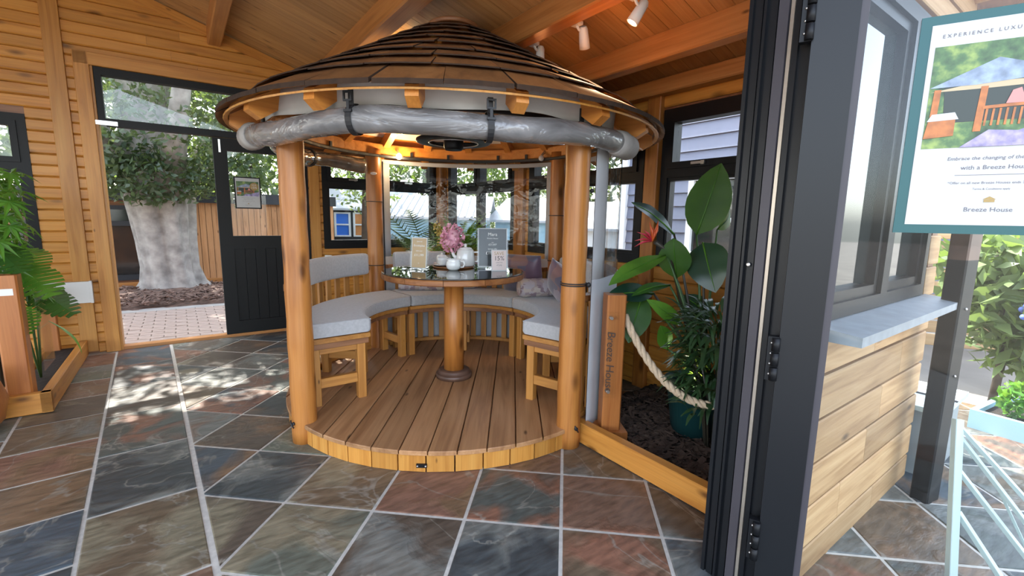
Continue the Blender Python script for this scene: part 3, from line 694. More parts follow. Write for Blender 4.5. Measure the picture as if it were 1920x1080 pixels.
# folding leaf swung open past the jamb
LA = rad(-30); HP = W(1.45, 4.775, 0)
leaf = sroot('door_2', T(HP) @ Rz(LA))
mb = MB(); mb.box(-0.005, 0.098, -0.022, 0.030, 0.02, 2.40); mb.build('stile', M['alu'], leaf)
MB().box(0.098, 0.116, -0.014, 0.022, 0.02, 2.40).build('glazing_bead', M['alu2'], leaf)
MB().box(0.72, 0.83, -0.022, 0.030, 0.02, 2.40).build('stile', M['alu'], leaf)
MB().box(0.116, 0.72, -0.022, 0.030, 0.02, 0.11).build('bottom_rail', M['alu'], leaf)
MB().box(0.116, 0.72, -0.022, 0.030, 2.31, 2.40).build('top_rail', M['alu'], leaf)
MB().box(0.116, 0.72, 0.000, 0.006, 0.11, 2.31).build('pane', M['doorglass'], leaf)
for z in (0.78, 1.74, 0.18):
    hb = MB(); hb.box(-0.034, -0.006, -0.026, 0.0, z, z + 0.135)
    for k in range(3): hb.lathe([(0.011, 0), (0.011, 0.040)], 10, T((-0.012, -0.030, z + 0.002 + k * 0.045)))
    hg = hb.build('hinge', M['black'], leaf)
    sc = MB()
    for k in range(4): sc.ball((-0.024, -0.027, z + 0.02 + k * 0.032), 0.0035, n=8)
    sc.build('screw', M['silver'], hg)

# ---- outside ground
gr = MB().add([(-40, -40, -0.06), (40, -40, -0.06), (40, 40, -0.06), (-40, 40, -0.06)], [(0, 1, 2, 3)]).build('ground', M['ground']); struct(gr)
pv = MB().box(-2.2, 2.6, 0.13, 2.0, -0.055, -0.018).build('paving_bed', M['grout']); pv.matrix_world = BROOT; struct(pv)
bm_ = None
for r in range(18):
    for c in range(20):
        x = -2.15 + c * 0.205 + (0.1 if r % 2 else 0); y = 0.19 + r * 0.102
        if x > 1.5 or x < -1.7: continue
        if bm_ is None:
            o = MB().add([(-.1, -.048, -.02), (.1, -.048, -.02), (.1, .048, -.02), (-.1, .048, -.02), (-.1, -.048, -.004), (.1, -.048, -.004), (.1, .048, -.004), (-.1, .048, -.004), (-.095, -.043, 0), (.095, -.043, 0), (.095, .043, 0), (-.095, .043, 0)],
                [(0, 1, 5, 4), (1, 2, 6, 5), (2, 3, 7, 6), (3, 0, 4, 7), (4, 5, 9, 8), (5, 6, 10, 9), (6, 7, 11, 10), (7, 4, 8, 11), (8, 9, 10, 11)]).build('brick', M['brick'], pv, T((x, y, 0))); bm_ = o.data
        else: place('brick', bm_, None, pv, T((x, y, random.uniform(-.002, .002))))
o = MB().box(-4, 4, 2.0, 2.62, -0.06, -0.004).build('concrete_path', M['concrete']); o.matrix_world = BROOT; struct(o)

# ================================================================= GAZEBO (centre GZ)
gz = thing('gazebo', 'round timber gazebo with shingled conical roof and four log posts standing indoors', 'gazebo', T(GZ))
DECK_R, DECK_Z = 1.095, 0.115
# deck boards run front to back
edges = [-1.5 + 0.0 for _ in range(0)]
x = -0.978 - GZ.x
while x > -DECK_R: x -= 0.1445
dk = MB().lathe([(DECK_R - 0.05, 0.0), (DECK_R - 0.05, 0.088)], 48).build('deck_frame', M['darkwood'], gz)
while x < DECK_R:
    a, b = max(x + 0.003, -DECK_R + 0.004), min(x + 0.1415, DECK_R - 0.004)
    if b - a > 0.02:
        n = 6; top = []
        for i in range(n + 1):
            q = a + (b - a) * i / n; top.append((q, math.sqrt(max(0, DECK_R ** 2 - q * q))))
        ring = top + [(q, -y) for q, y in reversed(top)]
        cx = (a + b) / 2; m = len(ring); c = 0.003
        v = [(q - cx, y, -0.022) for q, y in ring] + [(q - cx, y, -0.004) for q, y in ring] + [((q - cx) * (1 - 2 * c / (b - a)), y * 0.997, 0) for q, y in ring]
        f = [(i, (i+1) % m, m + (i+1) % m, m + i) for i in range(m)] + [(m + i, m + (i+1) % m, 2*m + (i+1) % m, 2*m + i) for i in range(m)] + [tuple(range(2*m, 3*m)), tuple(range(m-1, -1, -1))]
        MB().add(v, f).build('deck_board', M['deck'], dk, T((cx, 0, DECK_Z)))
    x += 0.1445
nsk = 48; sk = None
for k in range(nsk):
    a = 2 * PI * (k + 0.5) / nsk - PI / 2; wd_ = 2 * PI * DECK_R / nsk - 0.009
    m = Rz(a) @ T((DECK_R - 0.030, 0, 0))
    if sk is None:
        o = MB().box(-0.018, 0.018, -wd_ / 2, wd_ / 2, 0.002, 0.092).build('skirting_block', M['skirt'], gz, m); sk = o.data
    else: o = place('skirting_block', sk, None, gz, m)
pl = MB(); pl.prism([(-0.005, -0.009), (0.005, -0.009), (0.005, 0.009), (-0.005, 0.009)], -0.026, 0.026); pl.build('badge_plate', M['black'], gz, T((-0.02, -DECK_R + 0.005, 0.038)))
for s_ in (-1, 1): MB().ball((-0.02 + s_ * 0.020, -DECK_R - 0.001, 0.038), 0.005, n=8).build('screw', M['silver'], gz)
# posts
POST_R = 1.066
POSTS = {'fl': 226.2, 'fr': 313.8, 'br': 43.0, 'bl': 136.0}
def P(a, r, z): return Vector((r * math.cos(rad(a)), r * math.sin(rad(a)), z))
for key, a in POSTS.items():
    prof = []; nz = 26
    for i in range(nz + 1):
        z = 1.80 * i / nz; prof.append((0.0665 + 0.0018 * math.sin(i * 1.7 + a) - 0.003 * i / nz, z))
    po = MB().lathe(prof, 24).build('post', M['log'], gz, T(P(a, POST_R, 0)) @ Rz(rad(a * 3)))
    if key in ('fl', 'fr'):
        mb = MB(); s_ = -1
        mb.tube([(0.0, 0.0, 0.0), (0.0, 0.014, 0.0)], 0.010, 8); mb.tube([(-0.012, 0.012, -0.02), (0.0, 0.018, 0.0), (0.012, 0.012, 0.02)], 0.004, 6)
        ang = rad(-120 if key == 'fl' else -60) - rad(a * 3)
        mb.build('hook', M['strap'], po, T((0.064 * math.cos(ang), 0.064 * math.sin(ang), 0.12)) @ Rz(ang - PI / 2))
    for z in {'fr': (0.905, 0.915), 'bl': (1.37, 0.835), 'br': (1.28, 0.9), 'fl': ()}[key]:
        MB().arc([(0.067, z), (0.0705, z), (0.0705, z + 0.006), (0.067, z + 0.006)], 0, 2 * PI, 24, caps=False).build('cord', M['strap'], po)
    if key == 'fr':
        MB().ball((0, 0, 0), 0.014, 0.014, 0.014, n=10).build('toggle', M['strap'], po, Rz(-rad(a * 3)) @ T((0.076, -0.03, 0.912)))
        MB().ball((0, 0, 0), 0.012, 0.012, 0.012, n=10).build('toggle', M['strap'], po, Rz(-rad(a * 3)) @ T((0.078, 0.0, 1.40)))
    if key == 'bl':
        mb = MB(); mb.ball((0, 0, 0), 0.026, 0.003, 0.012, n=14)
        d = (Vector((0, 0, 0)) - (GZ + P(a, POST_R, 0))); th_ = math.atan2(d.y, d.x)
        mb.build('maker_badge', M['white'], po, Rz(-rad(a * 3)) @ T((0.067 * math.cos(th_), 0.067 * math.sin(th_), 1.60)) @ Rz(th_ + PI / 2))
# ring beam, rafters, roof
MB().arc(rrect(POST_R - 0.03, POST_R + 0.03, 1.765, 1.85, 0.006, 1), 0, 2 * PI, 64, smooth=False, caps=False).build('ring_beam', M['rafter'], gz)
EAVE_R, EAVE_Z, APEX_Z = 1.335, 1.775, 2.53
slope = (APEX_Z - EAVE_Z) / EAVE_R
def cone_z(r): return (APEX_Z - (APEX_Z - 1.872) / 1.17 * r) if r < 1.17 else 1.872 - (1.872 - EAVE_Z) / (EAVE_R - 1.17) * (r - 1.17)
SLA = math.atan(slope)
roof = MB()
n = 72; v = []; f = []
for r in (0.10, 1.17, EAVE_R - 0.045):
    for i in range(n):
        a = 2 * PI * i / n; v.append((r * math.cos(a), r * math.sin(a), cone_z(r) - 0.012))
for r in (0.10, 1.17, EAVE_R - 0.045):
    for i in range(n):
        a = 2 * PI * i / n; v.append((r * math.cos(a), r * math.sin(a), cone_z(r) - 0.024))
for i in range(n):
    j = (i + 1) % n; f += [(i, n + i, n + j, j), (n + i, 2*n + i, 2*n + j, n + j), (3*n + i, 3*n + j, 4*n + j, 4*n + i), (4*n + i, 4*n + j, 5*n + j, 5*n + i), (2*n + i, 5*n + i, 5*n + j, 2*n + j), (i, j, 3*n + j, 3*n + i)]
rf = roof.add(v, f).build('roof', M['rafter'], gz)
REDGE = [1.335, 1.175, 1.03, 0.895, 0.765, 0.64, 0.52, 0.40, 0.285, 0.17]; rows = 9
for k in range(rows):
    rl = REDGE[k] - REDGE[k + 1]; r1 = REDGE[k] + 0.012; r0 = r1 - rl * 1.4
    rm = (r1 + r0) / 2; cnt = max(8, int(round(2 * PI * r1 / 0.285)))
    off = random.random()
    ri = max(r0, 0.09)
    # a course of straight-edged shingles, each lifted at its lower edge
    half0, half1 = PI * ri / cnt - 0.002, PI * r1 / cnt - 0.0035
    def mk():
        th = 0.006 if k else 0.020; zi = cone_z(ri) - 0.004; z1 = cone_z(r1) + (0.020 if k else 0.006)
        vv = [(ri, -half0, zi), (ri, half0, zi), (r1, half1, z1), (r1, -half1, z1)]
        sag = r1 - math.sqrt(max(0, r1 * r1 - half1 * half1))
        vv = [(ri, -half0, zi), (ri, half0, zi), (r1 - sag * 0.5, half1, z1), (r1 + sag * 0.5, 0, z1), (r1 - sag * 0.5, -half1, z1)]
        # shift so that the object's origin sits in the middle of the shingle
        cz = (zi + z1) / 2
        top = [(x - rm, y, z - cz) for x, y, z in vv]; bot = [(x - rm, y, z - cz - th) for x, y, z in vv]
        nn = len(top)
        return MB().add(top + bot, [tuple(range(nn)), tuple(range(2*nn - 1, nn - 1, -1))] + [(i, nn + i, nn + (i+1) % nn, (i+1) % nn) for i in range(nn)]), cz
    me_ = None
    for i in range(cnt):
        a = 2 * PI * (i + off + random.uniform(-0.015, 0.015)) / cnt
        mbb, cz = mk()
        m = Rz(a) @ T((rm, 0, cz + random.uniform(-0.001, 0.003))) @ Ry(random.uniform(-0.012, 0.012)) @ Rz(PI / 2 * 0)
        if me_ is None:
            o = mbb.build('shingle', M['shingle'], rf, m); me_ = o.data; me_.materials.append(M['shingle_edge_shade'])
            for pl_ in me_.polygons:
                if pl_.index >= 2: pl_.material_index = 1        # end grain on sawn edges, coloured darker for shadow lines under each course
        else: place('shingle', me_, None, rf, m)
MB().lathe([(0.16, cone_z(0.16) + 0.012), (0.165, cone_z(0.16) + 0.035), (0.14, cone_z(0.13) + 0.030), (0.05, APEX_Z - 0.01)], 32).build('roof_cap', M['darkwood'], gz)
MB().arc([(EAVE_R - 0.040, cone_z(EAVE_R) - 0.026), (EAVE_R - 0.020, cone_z(EAVE_R) - 0.032), (EAVE_R - 0.018, cone_z(EAVE_R) - 0.024), (EAVE_R - 0.04, cone_z(EAVE_R) - 0.016)], 0, 2*PI, 72, smooth=False, caps=False).build('eave_strip', M['skirt'], gz)
# cream lining inside, between post ring and apex
lm = MB(); v = []; f = []
for r in (0.16, 1.05):
    for i in range(n): a = 2 * PI * i / n; v.append((r * math.cos(a), r * math.sin(a), cone_z(r) - 0.034))
for i in range(n): j = (i + 1) % n; f.append((i, j, n + j, n + i))
lm.add(v, f, True).build('roof_lining', M['lining'], gz)
for k in range(18):
    a = rad(270 + 20 * k); rA, rB = 0.13, 1.285; w_ = 0.028; dz = 0.036
    hA, hB = 0.05, 0.085
    zA, zB = cone_z(rA) - dz, cone_z(rB) - dz
    pts = [(rA, zA), (rB, zB), (rB + 0.005, zB - 0.045), (rB - 0.05, zB - 0.078), (1.0, cone_z(1.0) - dz - hB), (rA, zA - hA)]
    mid = (rA + rB) / 2; zm = (zA + zB) / 2
    mb = MB(); nn = len(pts)
    vv = [(x - mid, -w_, z - zm) for x, z in pts] + [(x - mid, w_, z - zm) for x, z in pts]
    mb.add(vv, [tuple(range(nn)), tuple(range(2*nn - 1, nn - 1, -1))] + [(i, nn + i, nn + (i+1) % nn, (i+1) % nn) for i in range(nn)])
    mb.build('rafter', M['rafter'], gz, Rz(a) @ T((mid, 0, zm)))
# low balustrade of slats behind the seats, with a cap rail
for k in range(50):
    a = 316 + 268 * k / 49
    if min(abs((a - p + 180) % 360 - 180) for p in POSTS.values()) < 5.0: continue
    q = P(a, 1.045, 0); vbar('slat', q.x, q.y, DECK_Z, 0.80, 0.018, 0.048, M['bench'], gz, rad(a))
for a0, a1 in ((-41, 38), (48, 131), (141, 221)):
    MB().arc(rrect(1.015, 1.075, 0.80, 0.835, 0.006, 1), rad(a0), rad(a1), 20, smooth=False).build('cap_rail', M['tablewood'], gz)
    MB().arc(rrect(1.025, 1.065, DECK_Z, 0.145, 0.004, 1), rad(a0), rad(a1), 20, smooth=False).build('bottom_rail', M['bench'], gz)

# ---- curtain track
MB().arc(rrect(POST_R - 0.068, POST_R - 0.048, 1.735, 1.758, 0.004, 1), 0, 2*PI, 64, smooth=False, caps=False).build('curtain_track', M['strap'], gz)
for a in (75, 100, 118, 60, 160, 190): 
    q = P(a, POST_R - 0.04, 0); vbar('track_bracket', q.x, q.y, 1.74, 1.80, 0.012, 0.022, M['strap'], gz, rad(a))

# ---- clear-windowed curtains
def curtain(label, a0, a1, z0, z1, wz0, wz1, side0, side1, r=1.115, seed=0):
    root = thing('curtain', label, 'curtain', T(GZ))
    nseg = 40
    def rf_(a, z): return 0.006 * math.sin(a * 23 + seed) * (1.0 - 0.5 * (z - z0) / (z1 - z0)) + 0.002 * math.sin(a * 51 + seed)
    def sheet(b0, b1, y0, y1, t=0.003, k=6):
        mb = MB(); n_ = max(2, int(abs(b1 - b0) / 2.5))
        v = []; f = []
        for i in range(n_ + 1):
            a = rad(b0 + (b1 - b0) * i / n_)
            for j in range(k + 1):
                z = y0 + (y1 - y0) * j / k; q = r + rf_(a, z); v.append((q * math.cos(a), q * math.sin(a), z))
        nb = len(v)
        v += [(x * (1 + t / r), y * (1 + t / r), z) for x, y, z in v]
        for i in range(n_):
            for j in range(k):
                p = i * (k + 1) + j; f.append((p, p + k + 1, p + k + 2, p + 1)); f.append((nb + p, nb + p + 1, nb + p + k + 2, nb + p + k + 1))
        for j in range(k):
            for i in (0, n_): p = i * (k + 1) + j; f.append((p, p + 1, nb + p + 1, nb + p))
        for i in range(n_):
            for j in (0, k): p = i * (k + 1) + j; f.append((p, nb + p, nb + p + k + 1, p + k + 1))
        mb.add(v, f, True); return mb
    mb = sheet(a0, a1, z0, wz0)
    for args in ((a0, a1, wz1, z1), (a0, side0, wz0, wz1), (side1, a1, wz0, wz1)): 
        s_ = sheet(*args); mb.add(s_.v, s_.f, True)
    fab = mb.build('fabric', M['canvas'], root)
    sheet(side0, side1, wz0, wz1, 0.0015).build('clear_window', M['pvc'], root)
    for a in (a0 + 0.6, a1 - 0.6):
        pth = [P(a, r + rf_(rad(a), z) - 0.006, z) for z in [z0 + 0.02 + (z1 - z0 - 0.04) * i / 12 for i in range(13)]]
        MB().tube(pth, 0.005, 6).build('zip_strip', M['strap'], root)
    return root
curtain('grey curtain with wide clear window hanging behind the pedestal table', 48, 131, 0.05, 1.735, 0.90, 1.70, 51.5, 127, seed=1)
curtain('grey curtain with narrow clear window hanging beside the planted corner', -41, 38, 0.03, 1.735, 0.93, 1.70, -34, 30, seed=4)

# ---- rolled-up blinds
def rolled(label, a0, a1, r, z, rr, mat, straps, cuff):
    root = thing('rolled_blind', label, 'blind', T(GZ)); n_ = 60
    def pt(a, dz=0, dr=0): return P(a, r + dr + 0.010 * math.sin(rad(a) * 9), z + 0.012 * math.sin(rad(a) * 7 + 1) + dz)
    pth = [pt(a0 + (a1 - a0) * i / n_) for i in range(n_ + 1)]
    rads = [rr * (1 + 0.05 * math.sin(i * 0.31) + 0.025 * math.sin(i * 1.1 + 1)) for i in range(n_ + 1)]
    MB().tube(pth, rads, 20).build('clear_roll', mat, root)
    for e, sg in cuff:
        pth = [pt(e + sg * d) for d in (-0.5, 2.2, 4.6, 6.6, 7.6)]
        c = MB().tube(pth, [rr * 1.10, rr * 1.26, rr * 1.16, rr * 1.22, rr * 1.12], 20).build('end_cuff', M['cuff'], root)
        q = pt(e + sg * 2.5, rr * 0.55, rr * 0.95); MB().arc([(0.010, -0.003), (0.020, -0.003), (0.020, 0.003), (0.010, 0.003)], 0, 2*PI, 14, caps=False).build('eyelet', M['strap'], c, T(q) @ Rz(rad(e + sg * 2.5)) @ Ry(PI / 2 - 0.5))
    for a in straps:
        q = pt(a); m = T(q) @ Rz(rad(a))
        s_ = MB(); pr = []
        for i in range(25):
            g = 2 * PI * i / 24; pr.append((rr * 1.10 * math.cos(g), rr * 1.12 * math.sin(g)))
        vv = []; ff = []
        for i, (x_, z_) in enumerate(pr):
            vv += [(x_, -0.013, z_), (x_, 0.013, z_), (x_ * 1.05, 0.013, z_ * 1.05), (x_ * 1.05, -0.013, z_ * 1.05)]
        for i in range(24):
            b = i * 4
            for j in range(4): ff.append((b + j, b + (j+1) % 4, b + 4 + (j+1) % 4, b + 4 + j))
        s_.add(vv, ff); st = s_.build('strap', M['strap'], root, m)
        h_ = MB(); h_.box(rr * 0.55, rr * 0.62, -0.012, 0.012, rr * 0.8, rr * 2.1); h_.build('strap_tail', M['strap'], root, m)
        b_ = MB(); x_ = rr * 0.95; b_.box(x_, x_ + 0.008, -0.020, 0.020, rr * 1.75, rr * 1.90); b_.box(x_, x_ + 0.008, -0.020, -0.013, rr * 1.25, rr * 1.75); b_.box(x_, x_ + 0.008, 0.013, 0.020, rr * 1.25, rr * 1.75)
        b_.box(x_, x_ + 0.008, -0.020, 0.020, rr * 1.15, rr * 1.28); b_.box(x_ + 0.002, x_ + 0.006, -0.006, 0.006, rr * 0.5, rr * 1.2); b_.box(x_, x_ + 0.010, -0.018, 0.018, rr * 0.38, rr * 0.56); b_.build('buckle', M['strap'], root, m)
    return root
rolled('large rolled clear sheet strapped across the gazebo entrance below the front eave', 219, 322, 1.185, 1.645, 0.055, M['roll'], (257, 284.5), ((219, -1), (322, 1)))
rolled('darker rolled clear sheet between the two log posts beside the back door', 142, 219, 1.05, 1.655, 0.055, M['rolldark'], (172,), ())
# canvas valance along the front under the rafters
va = thing('canvas_valance', 'pale grey canvas band hung behind the entrance roll under the eave', 'valance', T(GZ))
v = []; f = []; n_ = 44
for i in range(n_ + 1):
    a = rad(218 + 106 * i / n_); s_ = math.sin(i * 0.9) * 0.006
    for r_, z_ in ((1.135, 1.855), (1.150 + s_, 1.80), (1.152 - s_, 1.715)): v.append((r_ * math.cos(a), r_ * math.sin(a), z_ + 0.008 * math.sin(i * 0.45)))
nb = len(v); v += [(x * 1.003, y * 1.003, z) for x, y, z in v]
for i in range(n_):
    for j in range(2):
        p = i * 3 + j; f += [(p, p + 3, p + 4, p + 1), (nb + p, nb + p + 1, nb + p + 4, nb + p + 3)]
    for j in (0, 2): p = i * 3 + j; f.append((p, nb + p, nb + p + 3, p + 3))
for i in (0, n_):
    for j in range(2): p = i * 3 + j; f.append((p, p + 1, nb + p + 1, nb + p))
MB().add(v, f, True).build('canvas_band', M['canvas_light'], va)
for a in (221, 309, 316): 
    q = P(a, 1.16, 0); vbar('webbing_loop', q.x, q.y, 1.70, 1.775, 0.006, 0.028, M['strap'], va, rad(a))

# ---- ceiling fitting under the roof apex
hf = thing('ceiling_heater', 'black round fitting with ring and drum hub hanging under the gazebo roof', 'heater', T(GZ + Vector((0, 0, 1.70))))
MB().lathe([(0.055, 0.0), (0.065, 0.015), (0.068, 0.07), (0.055, 0.085)], 24).build('hub', M['black'], hf)
MB().arc(rrect(0.165, 0.25, 0.045, 0.070, 0.010, 2), 0, 2*PI, 40, caps=False).build('ring', M['black'], hf)
MB().arc(rrect(0.160, 0.168, 0.040, 0.046, 0.002, 1), 0, 2*PI, 40, caps=False).build('trim_ring', M['silver'], hf)
for k in range(3): a = rad(30 + 120 * k); MB().tube([(0.06 * math.cos(a), 0.06 * math.sin(a), 0.05), (0.17 * math.cos(a), 0.17 * math.sin(a), 0.057)], 0.008, 6).build('arm', M['black'], hf)
MB().tube([(0, 0, 0.08), (0, 0, APEX_Z - 1.70 - 0.06)], 0.012, 8).build('hanging_rod', M['black'], hf)
def bulb_lamp(label, a, lit):
    q = GZ + P(a, 0.99, 1.755); r_ = thing('gazebo_bulb', label, 'lamp', T(q))
    MB().ball((0, 0, 0), 0.024, n=14).build('globe', M['bulb'] if lit else M['ceramic'], r_)
    MB().tube([(0, 0, 0.02), P(a, 0.03, 0.045), P(a, 0.06, 0.07)], 0.010, 8).build('bulb_holder', M['silver'], r_)
    if lit:
        ld = bpy.data.lights.new('gazebo_bulb_light', 'POINT'); ld.energy = 1.6; ld.color = (1, 0.74, 0.45); ld.shadow_soft_size = 0.024
        lo = bpy.data.objects.new('gazebo_bulb_light', ld); COL.objects.link(lo); lo.location = q - P(a, 0.05, 0.03)
bulb_lamp('glowing warm globe bulb beside the badged log post', 125, True)
bulb_lamp('unlit globe bulb beside the log post next to the planted corner', 50, False)

# ---- table
TZ = 0.885
tb = thing('pedestal_table', 'round pedestal table with dark glass top and single log column', 'table', T(GZ + Vector((0, 0, DECK_Z))))
h = TZ - DECK_Z
MB().lathe([(0.128, 0.0), (0.130, 0.028), (0.118, 0.034), (0.112, 0.034), (0.112, 0.052), (0.100, 0.060), (0.06, 0.060)], 36).build('base', M['basewood'], tb)
MB().lathe([(0.072, 0.058), (0.070, 0.35), (0.069, h - 0.055)], 24).build('column', M['log'], tb)
MB().lathe([(0.30, h - 0.058), (0.30, h - 0.045)], 36).build('top_support', M['tablewood'], tb)
for k in range(12):
    MB().arc(rrect(0.335, 0.492, h - 0.046, h - 0.008, 0.006, 1), rad(30 * k + 0.2), rad(30 * k + 29.8), 6, smooth=False).build('rim_segment', M['tablewood'], tb)
MB().lathe([(0.484, h - 0.008), (0.488, h - 0.005), (0.488, h - 0.002), (0.484, h)], 72).build('glass_top', M['tableglass'], tb)

# ---- curved benches and cushions
def bench(label, a0, a1):
    root = thing('curved_bench', label, 'bench', T(GZ + Vector((0, 0, DECK_Z))))
    st = 0.53 - DECK_Z
    MB().arc(rrect(0.615, 1.0, st - 0.028, st, 0.004, 1), rad(a0), rad(a1), 24, smooth=False).build('seat_top', M['benchx'], root)
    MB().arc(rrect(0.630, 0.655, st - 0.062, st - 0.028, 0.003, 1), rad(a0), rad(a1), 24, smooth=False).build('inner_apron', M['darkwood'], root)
    for e in (a0 + 2.6, (a0 + a1) / 2, a1 - 2.6):
        for r_ in (0.672, 0.945):
            q = P(e, r_, 0); vbar('leg', q.x, q.y, 0.0, st - 0.028, 0.052, 0.052, M['bench'], root, rad(e))
        bar('top_rail', P(e, 0.70, st - 0.065), P(e, 0.918, st - 0.065), 0.035, 0.07, M['benchx'], root)
        bar('stretcher', P(e, 0.70, 0.135), P(e, 0.918, 0.135), 0.035, 0.06, M['benchx'], root)
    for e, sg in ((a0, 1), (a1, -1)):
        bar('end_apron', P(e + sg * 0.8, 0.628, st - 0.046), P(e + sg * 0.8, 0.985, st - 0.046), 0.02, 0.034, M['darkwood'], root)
    return root
bench('curved pine bench on the side nearest the back door', 134, 219.5)
bench('curved pine bench behind the pedestal table', 48, 132)
bench('curved pine bench on the side nearest the planted corner', -38.5, 46)
def seat_cushion(label, a0, a1):
    mb = MB().arc(rrect(0.600, 1.0, 0.5315, 0.622, 0.022, 3), rad(a0), rad(a1), 30, endround=0.03)
    o = mb.build('seat_cushion', M['cushion']); o.matrix_world = T(GZ)
    pr = thing  # piping is a raised seam round the upper edge
    pth = [P(a0 + 1 + (a1 - a0 - 2) * i / 24, 0.606, 0.612) for i in range(25)]
    MB().tube(pth, 0.004, 6).build('piping', M['cushion'], o)
    return tag(o, label, 'cushion')
seat_cushion('long grey seat cushion on the bench nearest the back door', 131.5, 219)
seat_cushion('grey seat cushion on the bench behind the table column', 48.5, 130.8)
seat_cushion('grey seat cushion on the bench nearest the planted corner', -38, 47.8)
def back_cushion(label, a0, a1):
    mb = MB().arc(rrect(0.955, 1.005, 0.775, 0.950, 0.020, 3), rad(a0), rad(a1), 30, endround=0.03)
    o = mb.build('back_cushion', M['cushion']); o.matrix_world = T(GZ)
    for a in (a0 + (a1 - a0) * 0.3, a0 + (a1 - a0) * 0.7):
        q = P(a, 1.008, 0); vbar('tie', q.x, q.y, 0.80, 0.955, 0.05, 0.02, M['canvas_light'], o, rad(a))
    return tag(o, label, 'cushion')
back_cushion('curved grey backrest cushion above the bench nearest the back door', 144, 216)
back_cushion('curved grey backrest cushion half hidden behind the gold card', 102, 129)
back_cushion('curved grey backrest cushion tucked behind the purple cushion by the front log post', -22, 34)

# ---- loose cushions
def pillow(name, label, loc, rot, w, hgt, d, mat):
    mb = MB(); n_ = 14; v = []; f = []
    for s_ in (1, -1):
        for i in range(n_ + 1):
            for j in range(n_ + 1):
                x_, y_ = 2 * i / n_ - 1, 2 * j / n_ - 1
                e = max(0.0, (1 - abs(x_) ** 3.2) * (1 - abs(y_) ** 3.2)) ** 0.55
                k = 1 - 0.06 * (x_ * x_ + y_ * y_) / 2 + 0.05 * (abs(x_) * abs(y_)) ** 2
                v.append((x_ * w / 2 * k, s_ * (d / 2 * e + 0.004), y_ * hgt / 2 * k))
    m = (n_ + 1) ** 2
    for s_ in (0, 1):
        for i in range(n_):
            for j in range(n_):
                a = s_ * m + i * (n_ + 1) + j; q = (a, a + 1, a + n_ + 2, a + n_ + 1); f.append(q if s_ == 0 else q[::-1])
    for i in range(n_):
        for p, q in (((i) * (n_+1), (i+1) * (n_+1)), (i * (n_+1) + n_, (i+1) * (n_+1) + n_), (i, i + 1), (n_ * (n_+1) + i, n_ * (n_+1) + i + 1)): f.append((p, q, q + m, p + m))
    o = mb.add(v, f, True).build(name, mat); o.matrix_world = T(loc) @ rot; return tag(o, label, 'cushion')
def bolster(label, p0, p1, r_, tails=False):
    p0 = GZ + p0; p1 = GZ + p1; d = p1 - p0
    root = thing('bolster', label, 'cushion', T((p0 + p1) / 2))
    h_ = d / 2; k = d.normalized()
    MB().tube([-h_ , -h_ + k * 0.012, -h_ + k * 0.03, k * 0.0, h_ - k * 0.03, h_ - k * 0.012, h_], [r_ * 0.82, r_ * 0.95, r_, r_ * 1.01, r_, r_ * 0.95, r_ * 0.82], 24).build('bolster_body', M['pattern'], root)
    for e in (-1, 1):
        MB().tube([h_ * e, h_ * e + k * e * 0.004], [r_ * 0.84, r_ * 0.80], 20).build('end_panel', M['pattern'], root)
    if tails:
        MB().tube([h_ * 0.98 + Vector((0, 0, -0.03)), h_ * 1.02 + Vector((0.02, -0.03, -0.06))], 0.008, 6).build('tie_tail', M['canvas_light'], root)
    return root
bolster('pale patchwork bolster lying in front of the dark purple cushions', P(45, 0.66, 0.698), P(36, 0.93, 0.698), 0.075)
bolster('flat patchwork bolster with a loose tie under the table edge near the badged post', P(128, 0.92, 0.672), P(104, 0.80, 0.665), 0.048, True)
pillow('scatter_cushion', 'plum and grey velvet cushion leaning on the back bench beside the charcoal sign', GZ + P(57, 0.90, 0.775), Rz(rad(57 + 90 - 180)) @ Rx(0.22), 0.42, 0.36, 0.14, M['rug_purple'])
pillow('scatter_cushion', 'plum velvet cushion standing on its corner against the front log post', GZ + P(21, 0.84, 0.76), Rz(rad(-66)) @ Rx(0.25) @ Ry(0.55), 0.30, 0.30, 0.12, M['rug_purple'])
pillow('scatter_cushion', 'dusky patchwork cushion leaning behind the teapot on the back bench', GZ + P(96, 0.90, 0.735), Rz(rad(6)) @ Rx(0.25), 0.40, 0.26, 0.12, M['pattern'])

# ================================================================= ON THE TABLE
TT = GZ + Vector((0, 0, TZ))
def card_stand(name, label, cat, loc, yaw, w, hgt, tilt, cardmat, bordermat, lines, holder=True, holder_pad=0.012):
    root = thing(name, label, cat, T(loc) @ Rz(yaw))
    m = Rx(-tilt)
    if holder:
        p = holder_pad
        a = MB(); a.box(-w/2 - p, w/2 + p, 0.004, 0.0065, 0, hgt + p * 1.2, m); a.box(-w/2 - p, w/2 + p, -0.004, -0.002, 0, hgt + p * 1.2, m)
        a.box(-w/2 - p, w/2 + p, -0.03, 0.05, 0.0, 0.003); a.build('acrylic_holder', M['acrylic'], root)
    z0 = 0.012 if holder else 0.0
    MB().box(-w/2, w/2, 0.0, 0.002, z0, z0 + hgt, m).build('card_border', bordermat, root)
    MB().box(-w/2 + 0.006, w/2 - 0.006, -0.0006, 0.0, z0 + 0.006, z0 + hgt - 0.006, m).build('card_face', cardmat, root)
    for body, size, z, im, sh in lines:
        text('lettering', body, size, im, root, m @ T((0, -0.0012, z0 + z)) @ Rx(PI / 2), shear=sh)
    return root
